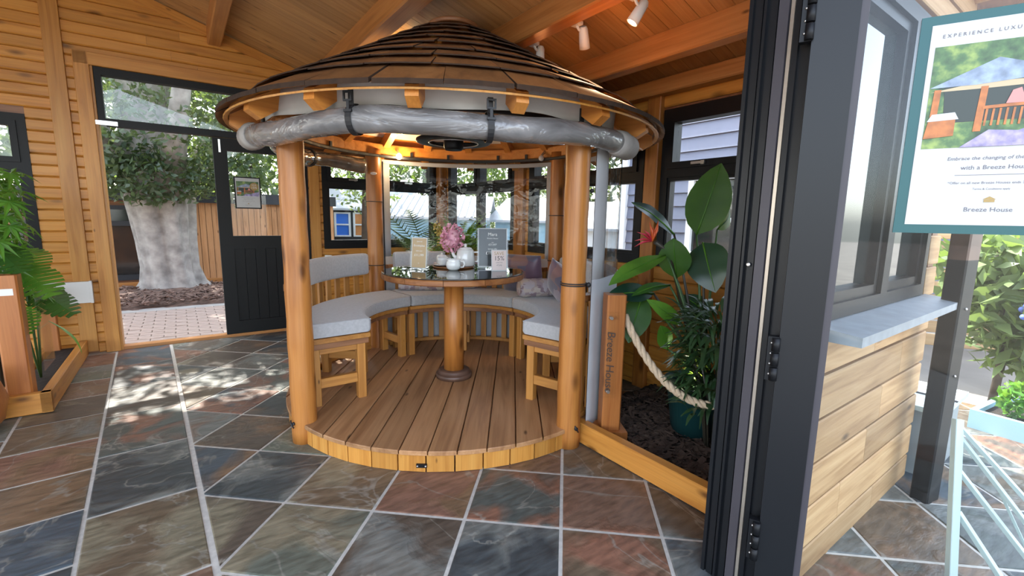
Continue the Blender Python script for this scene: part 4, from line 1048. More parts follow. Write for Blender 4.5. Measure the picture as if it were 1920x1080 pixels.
card_stand('price_card', 'gold price card in a clear acrylic holder on the table', 'sign', TT + Vector((-0.245, -0.02, 0)), rad(-22), 0.125, 0.215, 0.10, M['goldcard'], M['paper'],
    [('Save on', 0.014, 0.183, M['whiteink'], 0.2), ('Eccelsplus', 0.022, 0.152, M['whiteink'], 0), ('only now', 0.014, 0.118, M['whiteink'], 0), ('£11,199', 0.024, 0.085, M['whiteink'], 0), ('- - - -', 0.010, 0.062, M['whiteink'], 0), ('^', 0.018, 0.028, M['whiteink'], 0)])
card_stand('price_sign', 'tall charcoal price sign with white lettering in a clear acrylic holder', 'sign', TT + Vector((0.265, 0.165, 0)), rad(8), 0.215, 0.285, 0.13, M['slatecard'], M['paper'],
    [('Mara', 0.034, 0.228, M['whiteink'], 0), ('Breeze House', 0.014, 0.205, M['whiteink'], 0), ('was', 0.011, 0.176, M['whiteink'], 0), ('£21,607', 0.019, 0.158, M['whiteink'], 0), ('Special offer', 0.014, 0.128, M['whiteink'], 0), ('£18,365', 0.032, 0.092, M['whiteink'], 0), ('- - - - - - -', 0.011, 0.058, M['whiteink'], 0)], True, 0.008)
card_stand('offer_card', 'small pale pink card reading SAVE 15% leaning before the charcoal sign', 'sign', TT + Vector((0.318, 0.02, 0)), rad(14), 0.112, 0.148, 0.10, M['pinkpaper'], M['paper'],
    [('SAVE', 0.032, 0.112, M['goldprint'], 0), ('15%', 0.044, 0.074, M['darkink'], 0), ('until 31st', 0.013, 0.055, M['ink'], 0), ('of July', 0.016, 0.036, M['ink'], 0)], False)
tray = MB().lathe([(0.14, 0.0), (0.150, 0.004), (0.152, 0.012), (0.146, 0.012), (0.142, 0.006), (0.02, 0.006)], 36).build('serving_tray', M['tablewood']); tray.matrix_world = T(TT + Vector((-0.03, 0.21, 0.0)))
tag(tray, 'round wooden tray holding the white tea set', 'tray')
def handle(parent, x, z0, z1, r_=0.006, out=0.03):
    pth = [(x, 0, z1), (x + out * 0.8, 0, z1 + 0.002), (x + out, 0, (z0 + z1) / 2), (x + out * 0.7, 0, z0), (x - 0.003, 0, z0 - 0.002)]
    return MB().tube(pth, r_, 8).build('handle', M['ceramic'], parent)
cr = thing('cream_jug', 'round white china jug with handle in front of the tray', 'jug', T(TT + Vector((-0.005, 0.02, 0.0))))
MB().lathe([(0.030, 0.0), (0.047, 0.014), (0.053, 0.035), (0.049, 0.058), (0.043, 0.068), (0.048, 0.078), (0.045, 0.078), (0.040, 0.068), (0.044, 0.05), (0.03, 0.012)], 28).build('jug_body', M['ceramic'], cr)
handle(cr, 0.048, 0.022, 0.062)
def cup(label, dx, dy):
    c = thing('tea_cup', label, 'cup', T(TT + Vector((dx, dy, 0.0065))))
    MB().lathe([(0.030, 0.0), (0.062, 0.008), (0.072, 0.014), (0.068, 0.014), (0.03, 0.005)], 28).build('saucer', M['ceramic'], c)
    MB().lathe([(0.022, 0.006), (0.036, 0.020), (0.042, 0.045), (0.044, 0.066), (0.041, 0.066), (0.035, 0.022), (0.01, 0.014)], 28).build('cup_body', M['ceramic'], c)
    handle(c, 0.042, 0.026, 0.056, 0.005, 0.022); return c
cup('white tea cup on a saucer beside the gold price card', -0.115, 0.235); 
sb = thing('sugar_bowl', 'lidded white sugar bowl peeping from behind the tea cup', 'bowl', T(TT + Vector((-0.135, 0.335, 0.001))))
MB().lathe([(0.030, 0.0), (0.044, 0.02), (0.044, 0.06), (0.040, 0.066)], 24).build('bowl_body', M['ceramic'], sb); MB().lathe([(0.042, 0.066), (0.030, 0.078), (0.008, 0.084), (0.010, 0.094), (0.004, 0.098)], 24).build('lid', M['ceramic'], sb)
tp = thing('teapot', 'tall white china teapot with a round lid knob', 'teapot', T(TT + Vector((0.055, 0.25, 0.0065))))
MB().lathe([(0.060, 0.0), (0.072, 0.010), (0.070, 0.06), (0.062, 0.118), (0.056, 0.128), (0.02, 0.130)], 32).build('pot_body', M['ceramic'], tp)
MB().lathe([(0.052, 0.128), (0.045, 0.138), (0.012, 0.143), (0.009, 0.150), (0.014, 0.158), (0.010, 0.166), (0.003, 0.168)], 24).build('lid', M['ceramic'], tp)
handle(tp, 0.062, 0.035, 0.105, 0.008, 0.045)
MB().tube([(-0.055, 0, 0.05), (-0.085, 0, 0.075), (-0.105, 0, 0.118)], [0.018, 0.013, 0.009], 10).build('spout', M['ceramic'], tp)
vs_ = thing('flower_vase', 'clear glass vase of pink blossom standing by the teapot', 'vase', T(TT + Vector((-0.045, 0.26, 0.0065))))
MB().lathe([(0.032, 0.0), (0.030, 0.05), (0.018, 0.085), (0.030, 0.12), (0.028, 0.12), (0.016, 0.085), (0.026, 0.01)], 24).build('vase_glass', M['acrylic'], vs_)
for k in range(5): MB().tube([(0.005 * math.cos(k), 0.005 * math.sin(k), 0.01), (0.02 * math.cos(k * 1.3), 0.02 * math.sin(k * 1.3), 0.18)], 0.003, 5).build('flower_stem', M['stem'], vs_)
pm = MB()
for k in range(230):
    d = Vector(rng.normal(size=3)).normalized(); c = Vector((d.x * 0.072, d.y * 0.060, 0.205 + d.z * 0.092)) * 1.0
    q = d.to_track_quat('Z', 'Y').to_matrix().to_4x4(); L = random.uniform(0.022, 0.034)
    m = T(c) @ q @ Rz(random.uniform(0, 6.28)) @ Rx(random.uniform(0.3, 0.8))
    pm.add([(0, 0, 0), (-L * 0.32, L * 0.45, 0.004), (0, L * 0.5, -0.003), (L * 0.32, L * 0.45, 0.004), (-L * 0.22, L * 0.9, 0.010), (0, L, 0.008), (L * 0.22, L * 0.9, 0.010)], [(0, 2, 1), (0, 3, 2), (1, 2, 5, 4), (2, 3, 6, 5)], True, m)
pm.ball((0, 0, 0.205), 0.058, 0.050, 0.076, n=12)
o = pm.build('blossom_head', M['pink'], vs_, None, False); o['kind'] = 'stuff'

# ================================================================= PLANTS
def leaf_mesh(L, wid, bend=0.4, cup_=0.12, tip=1.0, n_=9, shape=1.0):
    v = []; f = []
    for i in range(n_ + 1):
        t = i / n_; w_ = wid / 2 * (math.sin(PI * min(1, t ** shape)) ** 0.75) if 0 < t < 1 else 0.002
        a = bend * t; x_ = L * (math.sin(a) / a * t if abs(a) > 1e-4 else t) if True else 0
        x_ = L * t * math.cos(a * 0.6); z_ = -L * t * math.sin(a * 0.6) * t
        for s_ in (-1, -0.5, 0, 0.5, 1):
            v.append((x_, s_ * w_, z_ + cup_ * w_ * abs(s_) + 0.006 * math.sin(t * 40) * abs(s_) * wid * 3))
    for i in range(n_):
        for j in range(4): p = i * 5 + j; f.append((p, p + 5, p + 6, p + 1))
    return v, f
def orient(p, d, roll=0.0):
    d = Vector(d).normalized(); ref = Vector((0, 0, 1)) if abs(d.z) < 0.98 else Vector((0, 1, 0))
    y = ref.cross(d).normalized(); z = d.cross(y)
    m = Matrix(((d.x, y.x, z.x, 0), (d.y, y.y, z.y, 0), (d.z, y.z, z.z, 0), (0, 0, 0, 1)))
    return T(p) @ m @ Rx(roll)
CAMV = Vector((0, 0, CAM_H))
# ---- planted corner
PLU = 1.78
bedm = MB(); n_ = 26; v = []; f = []
for i in range(n_ + 1):
    for j in range(n_ + 1):
        u_ = 1.82 + (2.78 - 1.82) * i / n_; vv_ = 3.35 + (4.59 - 3.35) * j / n_
        v.append((u_, -vv_, 0.035 + random.uniform(-0.012, 0.014)))
for i in range(n_):
    for j in range(n_): p = i * (n_ + 1) + j; f.append((p, p + n_ + 1, p + n_ + 2, p + 1))
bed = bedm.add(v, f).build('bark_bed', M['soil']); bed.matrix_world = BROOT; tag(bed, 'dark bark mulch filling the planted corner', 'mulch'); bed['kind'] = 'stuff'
ch = MB()
def chips(mb, cnt, fn, s0_, s1_):
    for k in range(cnt):
        p = fn(); m = T(p) @ Euler((random.uniform(-.5, .5), random.uniform(-.5, .5), random.uniform(0, 6.28))).to_matrix().to_4x4()
        a = random.uniform(s0_, s1_); b = a * random.uniform(0.2, 0.5); mb.box(-a, a, -b, b, -b * 0.3, b * 0.3, m)
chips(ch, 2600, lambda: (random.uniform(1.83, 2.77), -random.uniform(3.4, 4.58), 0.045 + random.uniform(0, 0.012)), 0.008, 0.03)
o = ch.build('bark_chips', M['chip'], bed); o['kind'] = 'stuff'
eb = bar('planter_edging', (PLU, -3.50, 0.063), (PLU, -4.58, 0.063), 0.062, 0.118, M['planter'], None); eb.matrix_world = BROOT @ eb.matrix_basis
tag(eb, 'knotty pine edging plank on the slate beside the planted corner', 'plank')
pp = thing('rope_post', 'square timber rope post at the end of the edging plank', 'post', BROOT @ T((1.905, -3.72, 0.0)) @ Rz(rad(-36 + 4)))
vbar('post_shaft', 0, 0, 0.085, 0.855, 0.105, 0.105, M['planter_post'], pp); MB().box(-0.085, 0.085, -0.085, 0.085, 0.0, 0.09).build('post_foot', M['planter_post'], pp)
sg = thing('acrylic_sign', 'narrow clear acrylic nameplate standing off the rope post', 'sign', BROOT @ T((1.905, -3.72, 0.0)) @ Rz(rad(-36 + 4)) @ T((-0.035, -0.075, 0)))
MB().box(-0.045, 0.042, -0.002, 0.002, 0.29, 0.77).build('acrylic_plate', M['acrylic'], sg)
for z in (0.735, 0.325): MB().lathe([(0.009, 0), (0.009, 0.030)], 12, T((0.0, -0.008, z)) @ Rx(-PI/2)).build('standoff', M['silver'], sg)
text('lettering', 'Breeze House', 0.064, M['darkink'], sg, T((-0.018, -0.0035, 0.665)) @ Rx(PI/2) @ Rz(-PI/2), align='LEFT', shear=0.15, space=0.93)
# rope swags from the post to the door jamb
rp = MB(); A_ = W(1.945, 3.735, 0.735); B_ = W(1.62, 4.57, 0.66)
A_ = GZ * 0 + (BROOT @ Vector((1.955, -3.75, 0.735))); B_ = BROOT @ Vector((2.22, -4.585, 0.68))
base = []
N_ = 90
for i in range(N_ + 1):
    t = i / N_; p = A_.lerp(B_, t); p.z -= 0.37 * 4 * t * (1 - t) * (1.0 + 0.15 * (0.5 - t)); base.append(p)
for s_ in range(3):
    pth = []
    for i, p in enumerate(base):
        tt = (base[min(N_, i + 1)] - base[max(0, i - 1)]).normalized(); nx = tt.cross(Vector((0, 0, 1))).normalized(); ny = tt.cross(nx)
        g = i * 0.62 + s_ * 2 * PI / 3; pth.append(p + nx * 0.0105 * math.cos(g) + ny * 0.0105 * math.sin(g))
    rp.tube(pth, 0.0125, 8)
ro = rp.build('barrier_rope', M['rope']); tag(ro, 'thick twisted natural rope swagged from the timber post', 'rope')
# pot and bird-of-paradise plant
PT = W(2.36, 3.97, 0.035)
pt_ = thing('plant_pot', 'dark teal plastic plant pot on the bark mulch', 'pot', T(PT))
MB().lathe([(0.125, 0.0), (0.165, 0.27), (0.178, 0.27), (0.182, 0.315), (0.170, 0.318), (0.155, 0.27), (0.15, 0.25)], 36).build('pot_shell', M['potteal'], pt_)
MB().lathe([(0.001, 0.265), (0.155, 0.265)], 24, cap=False).build('potting_soil', M['soil'], pt_)
bp = thing('bird_of_paradise', 'tall broad-leaved plant with an orange crested flower growing in the teal pot', 'plant', T(PT))
def pixpt(x, y, d):     # world position measured from the photograph, at its own distance d
    return CAMV + (fw + rt * ((x - 960) / FPX) - up * ((y - 540) / FPX)) * d
PD = (PT - CAMV).dot(fw)
def big_leaf(base_px, tip_px, dd0, dd1, wid, mat, bend=0.2, roll=0.0, stem=True, cupv=0.12, shape=1.0):
    p0 = pixpt(*base_px, PD + dd0); p1 = pixpt(*tip_px, PD + dd1); L = (p1 - p0).length
    v, f = leaf_mesh(L, wid, bend, cupv, shape=shape)
    d = (p1 - p0).normalized(); vw = (CAMV - p0).normalized(); zz = (vw - d * vw.dot(d)).normalized(); yy = zz.cross(d)
    m = Matrix(((d.x, yy.x, zz.x, p0.x), (d.y, yy.y, zz.y, p0.y), (d.z, yy.z, zz.z, p0.z), (0, 0, 0, 1))) @ Rx(roll)
    lf = MB().add(v, f, True).build('leaf', mat, bp, T(-PT) @ m, False)
    pth = [m @ Vector((L * i / 6 * 0.97 * math.cos(bend * i / 6 * .6), 0, -L * (i / 6) ** 2 * math.sin(bend * i / 6 * .6) * 0.97 + 0.002)) for i in range(7)]
    mi = m.inverted(); MB().tube([mi @ q for q in pth], [0.006 - 0.0007 * i for i in range(7)], 6).build('midrib', M['leaf_bright'], lf, None)
    if stem:
        r0 = Vector((random.uniform(-0.05, 0.05), random.uniform(-0.04, 0.04), 0.26)); q = p0 - PT
        mid = Vector((r0.x * 0.5 + q.x * 0.5, r0.y * 0.5 + q.y * 0.5, r0.z + (q.z - r0.z) * 0.62))
        mid = r0.lerp(q, 0.5) + Vector((-(q.x - r0.x) * 0.22, -(q.y - r0.y) * 0.22, 0.02))
        path = [r0 * (1 - t) ** 2 + mid * 2 * t * (1 - t) + q * t * t for t in [i / 8 for i in range(9)]]
        MB().tube(path, [0.011 - 0.0006 * i for i in range(9)], 8).build('leaf_stalk', M['stem'] if mat != M['leaf_teal'] else M['stem_dark'], bp)
big_leaf((1306, 440), (1355, 305), 0.02, -0.10, 0.245, M['leaf_big'], 0.15, 0.15, shape=0.85)
big_leaf((1268, 522), (1262, 448), -0.02, -0.12, 0.185, M['leaf_big'], 0.1, -0.2)
big_leaf((1318, 455), (1338, 545), -0.05, -0.18, 0.235, M['leaf_teal'], 0.25, 0.2, shape=0.8)
big_leaf((1250, 478), (1142, 520), -0.05, -0.25, 0.135, M['leaf_bright'], 0.2, 0.9)
big_leaf((1264, 440), (1196, 370), 0.0, -0.12, 0.13, M['leaf_teal'], 0.25, 1.15)
big_leaf((1205, 552), (1178, 640), -0.05, -0.15, 0.17, M['leaf_big'], 0.2, 0.1)
big_leaf((1225, 550), (1150, 545), -0.05, -0.22, 0.12, M['leaf_teal'], 0.35, 0.5)
big_leaf((1278, 608), (1225, 565), -0.10, -0.25, 0.085, M['leaf_bright'], 0.3, 0.3)
big_leaf((1256, 535), (1193, 537), -0.04, -0.2, 0.07, M['leaf_big'], 0.4, 0.9)
big_leaf((1330, 590), (1285, 555), 0.05, 0.0, 0.12, M['leaf_teal'], 0.3, 0.2)
big_leaf((1252, 655), (1240, 612), 0.0, -0.1, 0.10, M['leaf_bright'], 0.1, 0.4)
big_leaf((1345, 430), (1385, 395), 0.10, 0.2, 0.10, M['leaf_big'], 0.4, 0.8)
# flower head
fl_ = pixpt(1222, 452, PD - 0.08) - PT
fh = MB()
for dx, dz, L in ((-0.02, 0.11, 0.12), (0.03, 0.12, 0.12), (0.005, 0.08, 0.10)):
    d = Vector((dx, 0, dz)); fh.tube([(0, 0, 0), tuple(d * 0.5 + Vector((0.008, 0, 0))), tuple(d)], [0.014, 0.022, 0.001], 6, flat=0.4)
fh.build('flower_crest', M['bract'], bp, T(fl_))
fh = MB()
for dx, dz in ((-0.09, 0.05), (-0.10, 0.0), (-0.10, -0.035), (-0.05, 0.06)):
    d = Vector((dx, -0.01, dz)); fh.tube([(0, 0, 0), tuple(d * 0.5 + Vector((0, 0, 0.012))), tuple(d)], [0.010, 0.016, 0.001], 6, flat=0.4)
fh.build('flower_petal', M['bract2'], bp, T(fl_))
MB().tube([tuple(fl_ + Vector((0.02, 0, -0.005))), tuple(fl_ + Vector((0.11, 0.02, -0.06))), (0.02, 0, 0.27)], [0.014, 0.008, 0.010], 8).build('flower_stalk', M['stem_dark'], bp)
# bushy grass-leaved plant in front of the pot
bs = thing('bushy_plant', 'dense dark bush with narrow arching leaves crowding the teal pot', 'plant', T(W(2.26, 4.15, 0.035)))
bmb = MB()
for k in range(760):
    a = random.uniform(0, 2 * PI); el = random.uniform(0.25, 1.35); r_ = random.uniform(0.05, 0.19)
    p = Vector((math.cos(a) * r_, math.sin(a) * r_, random.uniform(0.24, 0.74)))
    v, f = leaf_mesh(random.uniform(0.10, 0.19), random.uniform(0.016, 0.03), random.uniform(0.6, 1.6), 0.2, n_=4)
    bmb.add(v, f, True, orient(p, (math.cos(a) * math.cos(el), math.sin(a) * math.cos(el), math.sin(el) * 0.8), random.uniform(-.5, .5)))
o = bmb.build('foliage', M['leaf_bush'], bs, None, False); o['kind'] = 'stuff'
for k in range(14): 
    a = k * 2.4; MB().tube([(0.04 * math.cos(a), 0.04 * math.sin(a), 0.0), (0.08 * math.cos(a), 0.08 * math.sin(a), 0.3), (0.15 * math.cos(a), 0.15 * math.sin(a), 0.5)], 0.006, 6).build('stem', M['stem_dark'], bs)
ul = thing('uplight', 'small lit uplight clipped to the rim of the teal pot', 'lamp', T(PT + Vector((-0.07, -0.13, 0.275))))
MB().lathe([(0.030, 0.0), (0.034, 0.05), (0.032, 0.05)], 18, Rx(-0.3)).build('lamp_body', M['black'], ul)
MB().lathe([(0.001, 0.046), (0.029, 0.046)], 18, Rx(-0.3), cap=False).build('lens', M['uplens'], ul)
ld = bpy.data.lights.new('uplight_beam', 'SPOT'); ld.energy = 7; ld.spot_size = rad(80); ld.color = (1, 0.93, 0.75); ld.shadow_soft_size = 0.02
lo = bpy.data.objects.new('uplight_beam', ld); COL.objects.link(lo); lo.location = PT + Vector((-0.07, -0.11, 0.335)); lo.rotation_euler = Euler((PI - 0.35, 0.1, 0))

# ---- left planter by the back door
lp = thing('planter_box', 'low timber planter box with square post against the wall by the open doorway', 'planter', BROOT)
bar('edging_board', (-0.745, -1.50, 0.07), (-0.745, -0.06, 0.07), 0.05, 0.13, M['planter'], lp)
bar('edging_board', (-0.72, -1.475, 0.07), (-0.98, -1.475, 0.07), 0.05, 0.13, M['planter'], lp)
bar('edging_board', (-0.99, -1.46, 0.05), (-0.99, -0.06, 0.05), 0.04, 0.09, M['planter'], lp)
vbar('corner_post', -0.865, -1.39, 0.10, 0.865, 0.115, 0.115, M['planter_post'], lp); vbar('wall_post', -0.93, -0.12, 0.02, 0.62, 0.10, 0.06, M['planter_post'], lp)
MB().box(-0.93, -0.80, -1.3, -0.1, 0.02, 0.09).build('potting_soil', M['soil'], lp)
MB().box(-0.90, -0.83, -1.449, -1.447, 0.745, 0.785).build('post_badge', M['white'], lp)
ap = MB().box(-0.775, -0.770, -1.30, -0.98, 0.22, 0.74).build('acrylic_screen', M['acrylic']); ap.matrix_world = BROOT; tag(ap, 'clear acrylic sheet standing beside the planter box post', 'panel')
wh = thing('wall_heater', 'slim white electric heater mounted low on the wall by the doorway', 'heater', BROOT @ T((-0.80, -0.035, 0.465)))
MB().box(-0.155, 0.135, -0.03, 0.03, 0, 0.185).build('heater_body', M['white'], wh); MB().box(0.136, 0.155, -0.033, 0.03, -0.003, 0.19).build('end_cap', M['white'], wh)
gb = thing('terracotta_urn', 'round terracotta-brown urn half out of sight beside the planter box', 'urn', T(W(-1.02, 1.66, 0)))
MB().lathe([(0.08, 0), (0.13, 0.06), (0.155, 0.18), (0.13, 0.28), (0.10, 0.32), (0.11, 0.34), (0.09, 0.34), (0.08, 0.28)], 28).build('urn_body', M['planter_post'], gb)
def palm_leaf_mesh(size, lobes=7, deep=0.35):
    v = [(0, 0, 0)]; f = []
    n_ = lobes * 2 + 1
    for i in range(n_):
        a = -2.3 + 4.6 * i / (n_ - 1); r_ = size * (1.0 if i % 2 else deep) * (1 - 0.18 * abs(a) / 2.3)
        if i in (0, n_ - 1): r_ = size * 0.3
        v.append((r_ * math.cos(a), r_ * math.sin(a), -0.25 * r_ * (1 if i % 2 else 0.3)))
    for i in range(1, n_): f.append((0, i, i + 1))
    return v, f
mp_ = thing('palmate_shrub', 'bright green shrub with star-shaped leaves rising beside the wall window', 'plant', T(W(-1.02, 1.05, 0.05)))
for k in range(4): MB().tube([(0, 0, 0), (0.05 * math.cos(k * 1.7), 0.05 * math.sin(k * 1.7), 0.7), (0.14 * math.cos(k * 1.7), 0.14 * math.sin(k * 1.7), 1.25)], [0.014, 0.010, 0.005], 8).build('stem', M['stem_dark'], mp_)
v, f = palm_leaf_mesh(0.125); lme = None
for k in range(170):
    a = random.uniform(0, 2 * PI); z = random.uniform(0.62, 1.50); r_ = random.uniform(0.05, 0.30) * (1 - 0.35 * abs(z - 1.0))
    m = orient(Vector((r_ * math.cos(a), r_ * math.sin(a), z)), (math.cos(a) * 0.6, math.sin(a) * 0.6, random.uniform(-1.3, -0.1)), random.uniform(-.4, .4))
    if lme is None: o = MB().add(v, f).build('leaf', M['leaf_bright'], mp_, m, False); lme = o.data
    else: place('leaf', lme, None, mp_, m @ Matrix.Scale(random.uniform(0.7, 1.15), 4))
ms = thing('split_leaf_plant', 'low green plant with large split leaves spilling over the planter box', 'plant', T(W(-0.86, 0.95, 0.08)))
def monstera(size):
    v = []; f = []; n_ = 9
    for s_ in (1, -1):
        b = len(v)
        for i in range(n_ + 1):
            t = i / n_; v.append((size * t, 0, -0.15 * size * t * t))
        for i in range(n_):
            t = (i + 0.5) / n_; w_ = size * 0.46 * math.sin(PI * (0.06 + 0.90 * t) ** 0.75) ** 0.6
            q = len(v)
            v += [(size * (t + 0.00), s_ * w_, -0.15 * size * t * t - 0.12 * w_), (size * (t + 0.085), s_ * w_ * 0.97, -0.15 * size * t * t - 0.12 * w_)]
            f.append((b + i, b + i + 1, q + 1, q) if s_ == 1 else (b + i + 1, b + i, q, q + 1))
    return v, f
for (du, dv, z, yaw, el, sz, mt) in ((0.0, 0.1, 0.80, 0.9, -0.5, 0.30, 'leaf_bright'), (0.04, 0.0, 0.62, 0.6, -0.5, 0.27, 'leaf_big'), (-0.04, -0.15, 0.90, 1.1, -0.4, 0.26, 'leaf_bright'), (0.0, -0.3, 0.62, 0.9, -0.8, 0.25, 'leaf_big'), (-0.08, 0.25, 0.95, 0.9, -0.5, 0.26, 'leaf_big'), (-0.02, 0.25, 0.55, 1.3, -0.6, 0.22, 'leaf_bright')):
    q = EU * du + EV * dv; d = (EU * math.cos(yaw) + EV * math.sin(yaw)) * math.cos(el) + Vector((0, 0, math.sin(el)))
    v, f = monstera(sz); pz = Vector((q.x, q.y, z)); MB().add(v, f).build('leaf', M[mt], ms, orient(pz, d, 0.3), False)
    MB().tube([(0, 0, 0), tuple(pz * 0.5 + Vector((0, 0, 0.08))), tuple(pz)], 0.006, 6).build('stalk', M['stem'], ms)
sl = EU * 0.08 + EV * 0.05; v, f = leaf_mesh(0.30, 0.035, 0.5); MB().add(v, f, True).build('leaf', M['leaf_bright'], ms, orient(Vector((sl.x, sl.y, 0.42)), EU * 0.8 + EV * 0.2 - Vector((0, 0, 0.7))), False)

# ---- plants behind the gazebo in the window corner
def frond(L, wid, n_=16):
    v = []; f = []
    for i in range(1, n_):
        t = i / n_; x_ = L * t; z_ = -0.35 * L * t * t; w_ = wid * math.sin(PI * (0.12 + 0.86 * t)) ** 0.8
        for s_ in (-1, 1):
            b = len(v); v += [(x_, 0, z_), (x_ + 0.018, 0, z_), (x_ + w_ * 0.55, s_ * w_, z_ - w_ * 0.25)]; f.append((b, b + 1, b + 2))
    b = len(v)
    for i in range(n_ + 1):
        t = i / n_; v += [(L * t, -0.004, -0.35 * L * t * t), (L * t, 0.004, -0.35 * L * t * t)]
    for i in range(n_): p = b + i * 2; f.append((p, p + 2, p + 3, p + 1))
    return v, f
pa = thing('potted_palm', 'feathery palm with yellow blossom sprays in the window corner behind the gazebo', 'plant', T(W(2.22, 0.62, 0)))
MB().lathe([(0.12, 0.0), (0.16, 0.36), (0.17, 0.40), (0.15, 0.40), (0.14, 0.34), (0.01, 0.34)], 24).build('pot', M['black'], pa)
for k in range(15):
    a = k * 2.4; el = random.uniform(0.45, 1.25); v, f = frond(random.uniform(0.55, 0.85), 0.15)
    MB().add(v, f).build('frond', M['leaf_palm'], pa, orient(Vector((0.03 * math.cos(a), 0.03 * math.sin(a), 0.62 + 0.02 * k)), (math.cos(a) * math.cos(el), math.sin(a) * math.cos(el), math.sin(el)), random.uniform(-0.6, 0.6)), False)
MB().tube([(0, 0, 0.34), (0.02, 0, 0.65), (0.0, 0, 0.95)], 0.025, 8).build('stem', M['stem_dark'], pa)
for k in range(4):
    bl = MB(); c = pixpt(818 + 6 * k, 425 + 13 * k, 4.55) - W(2.22, 0.62, 0)
    for j in range(26): bl.ball(tuple(c + Vector((rng.normal() * 0.02, rng.normal() * 0.02, rng.normal() * 0.03))), 0.009, n=6)
    o = bl.build('blossom_spray', M['yellowfl'], pa); o['kind'] = 'stuff'
fe = thing('fern', 'lush bright green fern in a stand behind the teapot, against the window', 'plant', T(W(2.40, 1.15, 0)))
MB().lathe([(0.11, 0.0), (0.11, 0.67), (0.15, 0.74), (0.16, 0.86), (0.14, 0.86), (0.12, 0.80), (0.01, 0.80)], 24).build('stand', M['darkwood'], fe)
for k in range(64):
    a = k * 2.4; el = random.uniform(0.25, 1.3); v, f = frond(random.uniform(0.24, 0.40), 0.06, 14)
    MB().add(v, f).build('frond', M['leaf_fern'], fe, orient(Vector((0.03 * math.cos(a), 0.03 * math.sin(a), 0.92 + 0.06 * math.sin(k))), (math.cos(a) * math.cos(el), math.sin(a) * math.cos(el), math.sin(el)), random.uniform(-0.6, 0.6)), False)

# ================================================================= CEILING TRACK
tk = MB().box(-0.014, 0.014, -1.2, 1.2, -0.012, 0.012).build('light_track', M['white']); tk.matrix_world = BROOT @ T((1.955, -3.45, 2.395)); tag(tk, 'white lighting track fixed along the roof beam', 'track')
def spot(label, v, yaw, tilt, lit, power=0):
    m = BROOT @ T((1.962, -v, 2.383)); root = thing('track_spotlight', label, 'lamp', m)
    MB().box(-0.02, 0.02, -0.03, 0.03, -0.018, 0.0).build('track_adapter', M['white'], root)
    MB().tube([(0, 0, -0.015), (0.015, 0, -0.035), (0.04, 0, -0.045)], 0.008, 8).build('arm', M['white'], root)
    hm = T((0.055, 0, -0.045)) @ Rz(yaw) @ Ry(tilt)
    hd_ = MB().lathe([(0.018, 0.035), (0.026, 0.020), (0.030, -0.04), (0.032, -0.085), (0.028, -0.085), (0.024, -0.07)], 20, cap=False).build('lamp_head', M['white'], root, hm)
    MB().lathe([(0.001, -0.074), (0.027, -0.074)], 20, cap=False).build('lens', M['lens'] if lit else M['alu2'], hd_)
    if power:
        ld = bpy.data.lights.new('track_spot_beam', 'SPOT'); ld.energy = power; ld.spot_size = rad(85); ld.spot_blend = 0.7; ld.color = (1, 0.76, 0.48); ld.shadow_soft_size = 0.025
        lo = bpy.data.objects.new('track_spot_beam', ld); COL.objects.link(lo); lo.matrix_world = m @ hm @ T((0, 0, -0.095))
spot('white track spotlight pointing straight down, first on the track from the gazebo roof', 2.88, 0.0, 0.05, True, 14)
spot('white track spotlight with a dark shadowed back, in the middle of the track', 3.28, 0.6, -0.6, False, 0)
spot('white track spotlight glowing towards the doorway, last on the track from the gazebo roof', 3.70, -0.8, 0.55, True, 40)

ws = thing('track_spotlight', 'white ceiling spotlight behind the peak of the gazebo roof, washing the boards with light', 'lamp', BROOT @ T((1.70, -1.75, 2.34)))
MB().tube([(0.12, 0, 0.10), (0.05, 0, 0.04), (0, 0, 0)], 0.009, 8).build('arm', M['white'], ws)
hm = Ry(2.5); hh_ = MB().lathe([(0.018, 0.035), (0.026, 0.020), (0.030, -0.04), (0.032, -0.085), (0.028, -0.085), (0.024, -0.07)], 20, cap=False).build('lamp_head', M['white'], ws, hm)
MB().lathe([(0.001, -0.074), (0.027, -0.074)], 20, cap=False).build('lens', M['lens'], hh_)
ld = bpy.data.lights.new('wash_beam', 'SPOT'); ld.energy = 4; ld.spot_size = rad(120); ld.spot_blend = 0.6; ld.color = (1, 0.78, 0.45); ld.shadow_soft_size = 0.025
lo = bpy.data.objects.new('wash_beam', ld); COL.objects.link(lo); lo.matrix_world = BROOT @ T((1.70, -1.75, 2.34)) @ hm @ T((0, 0, -0.095))

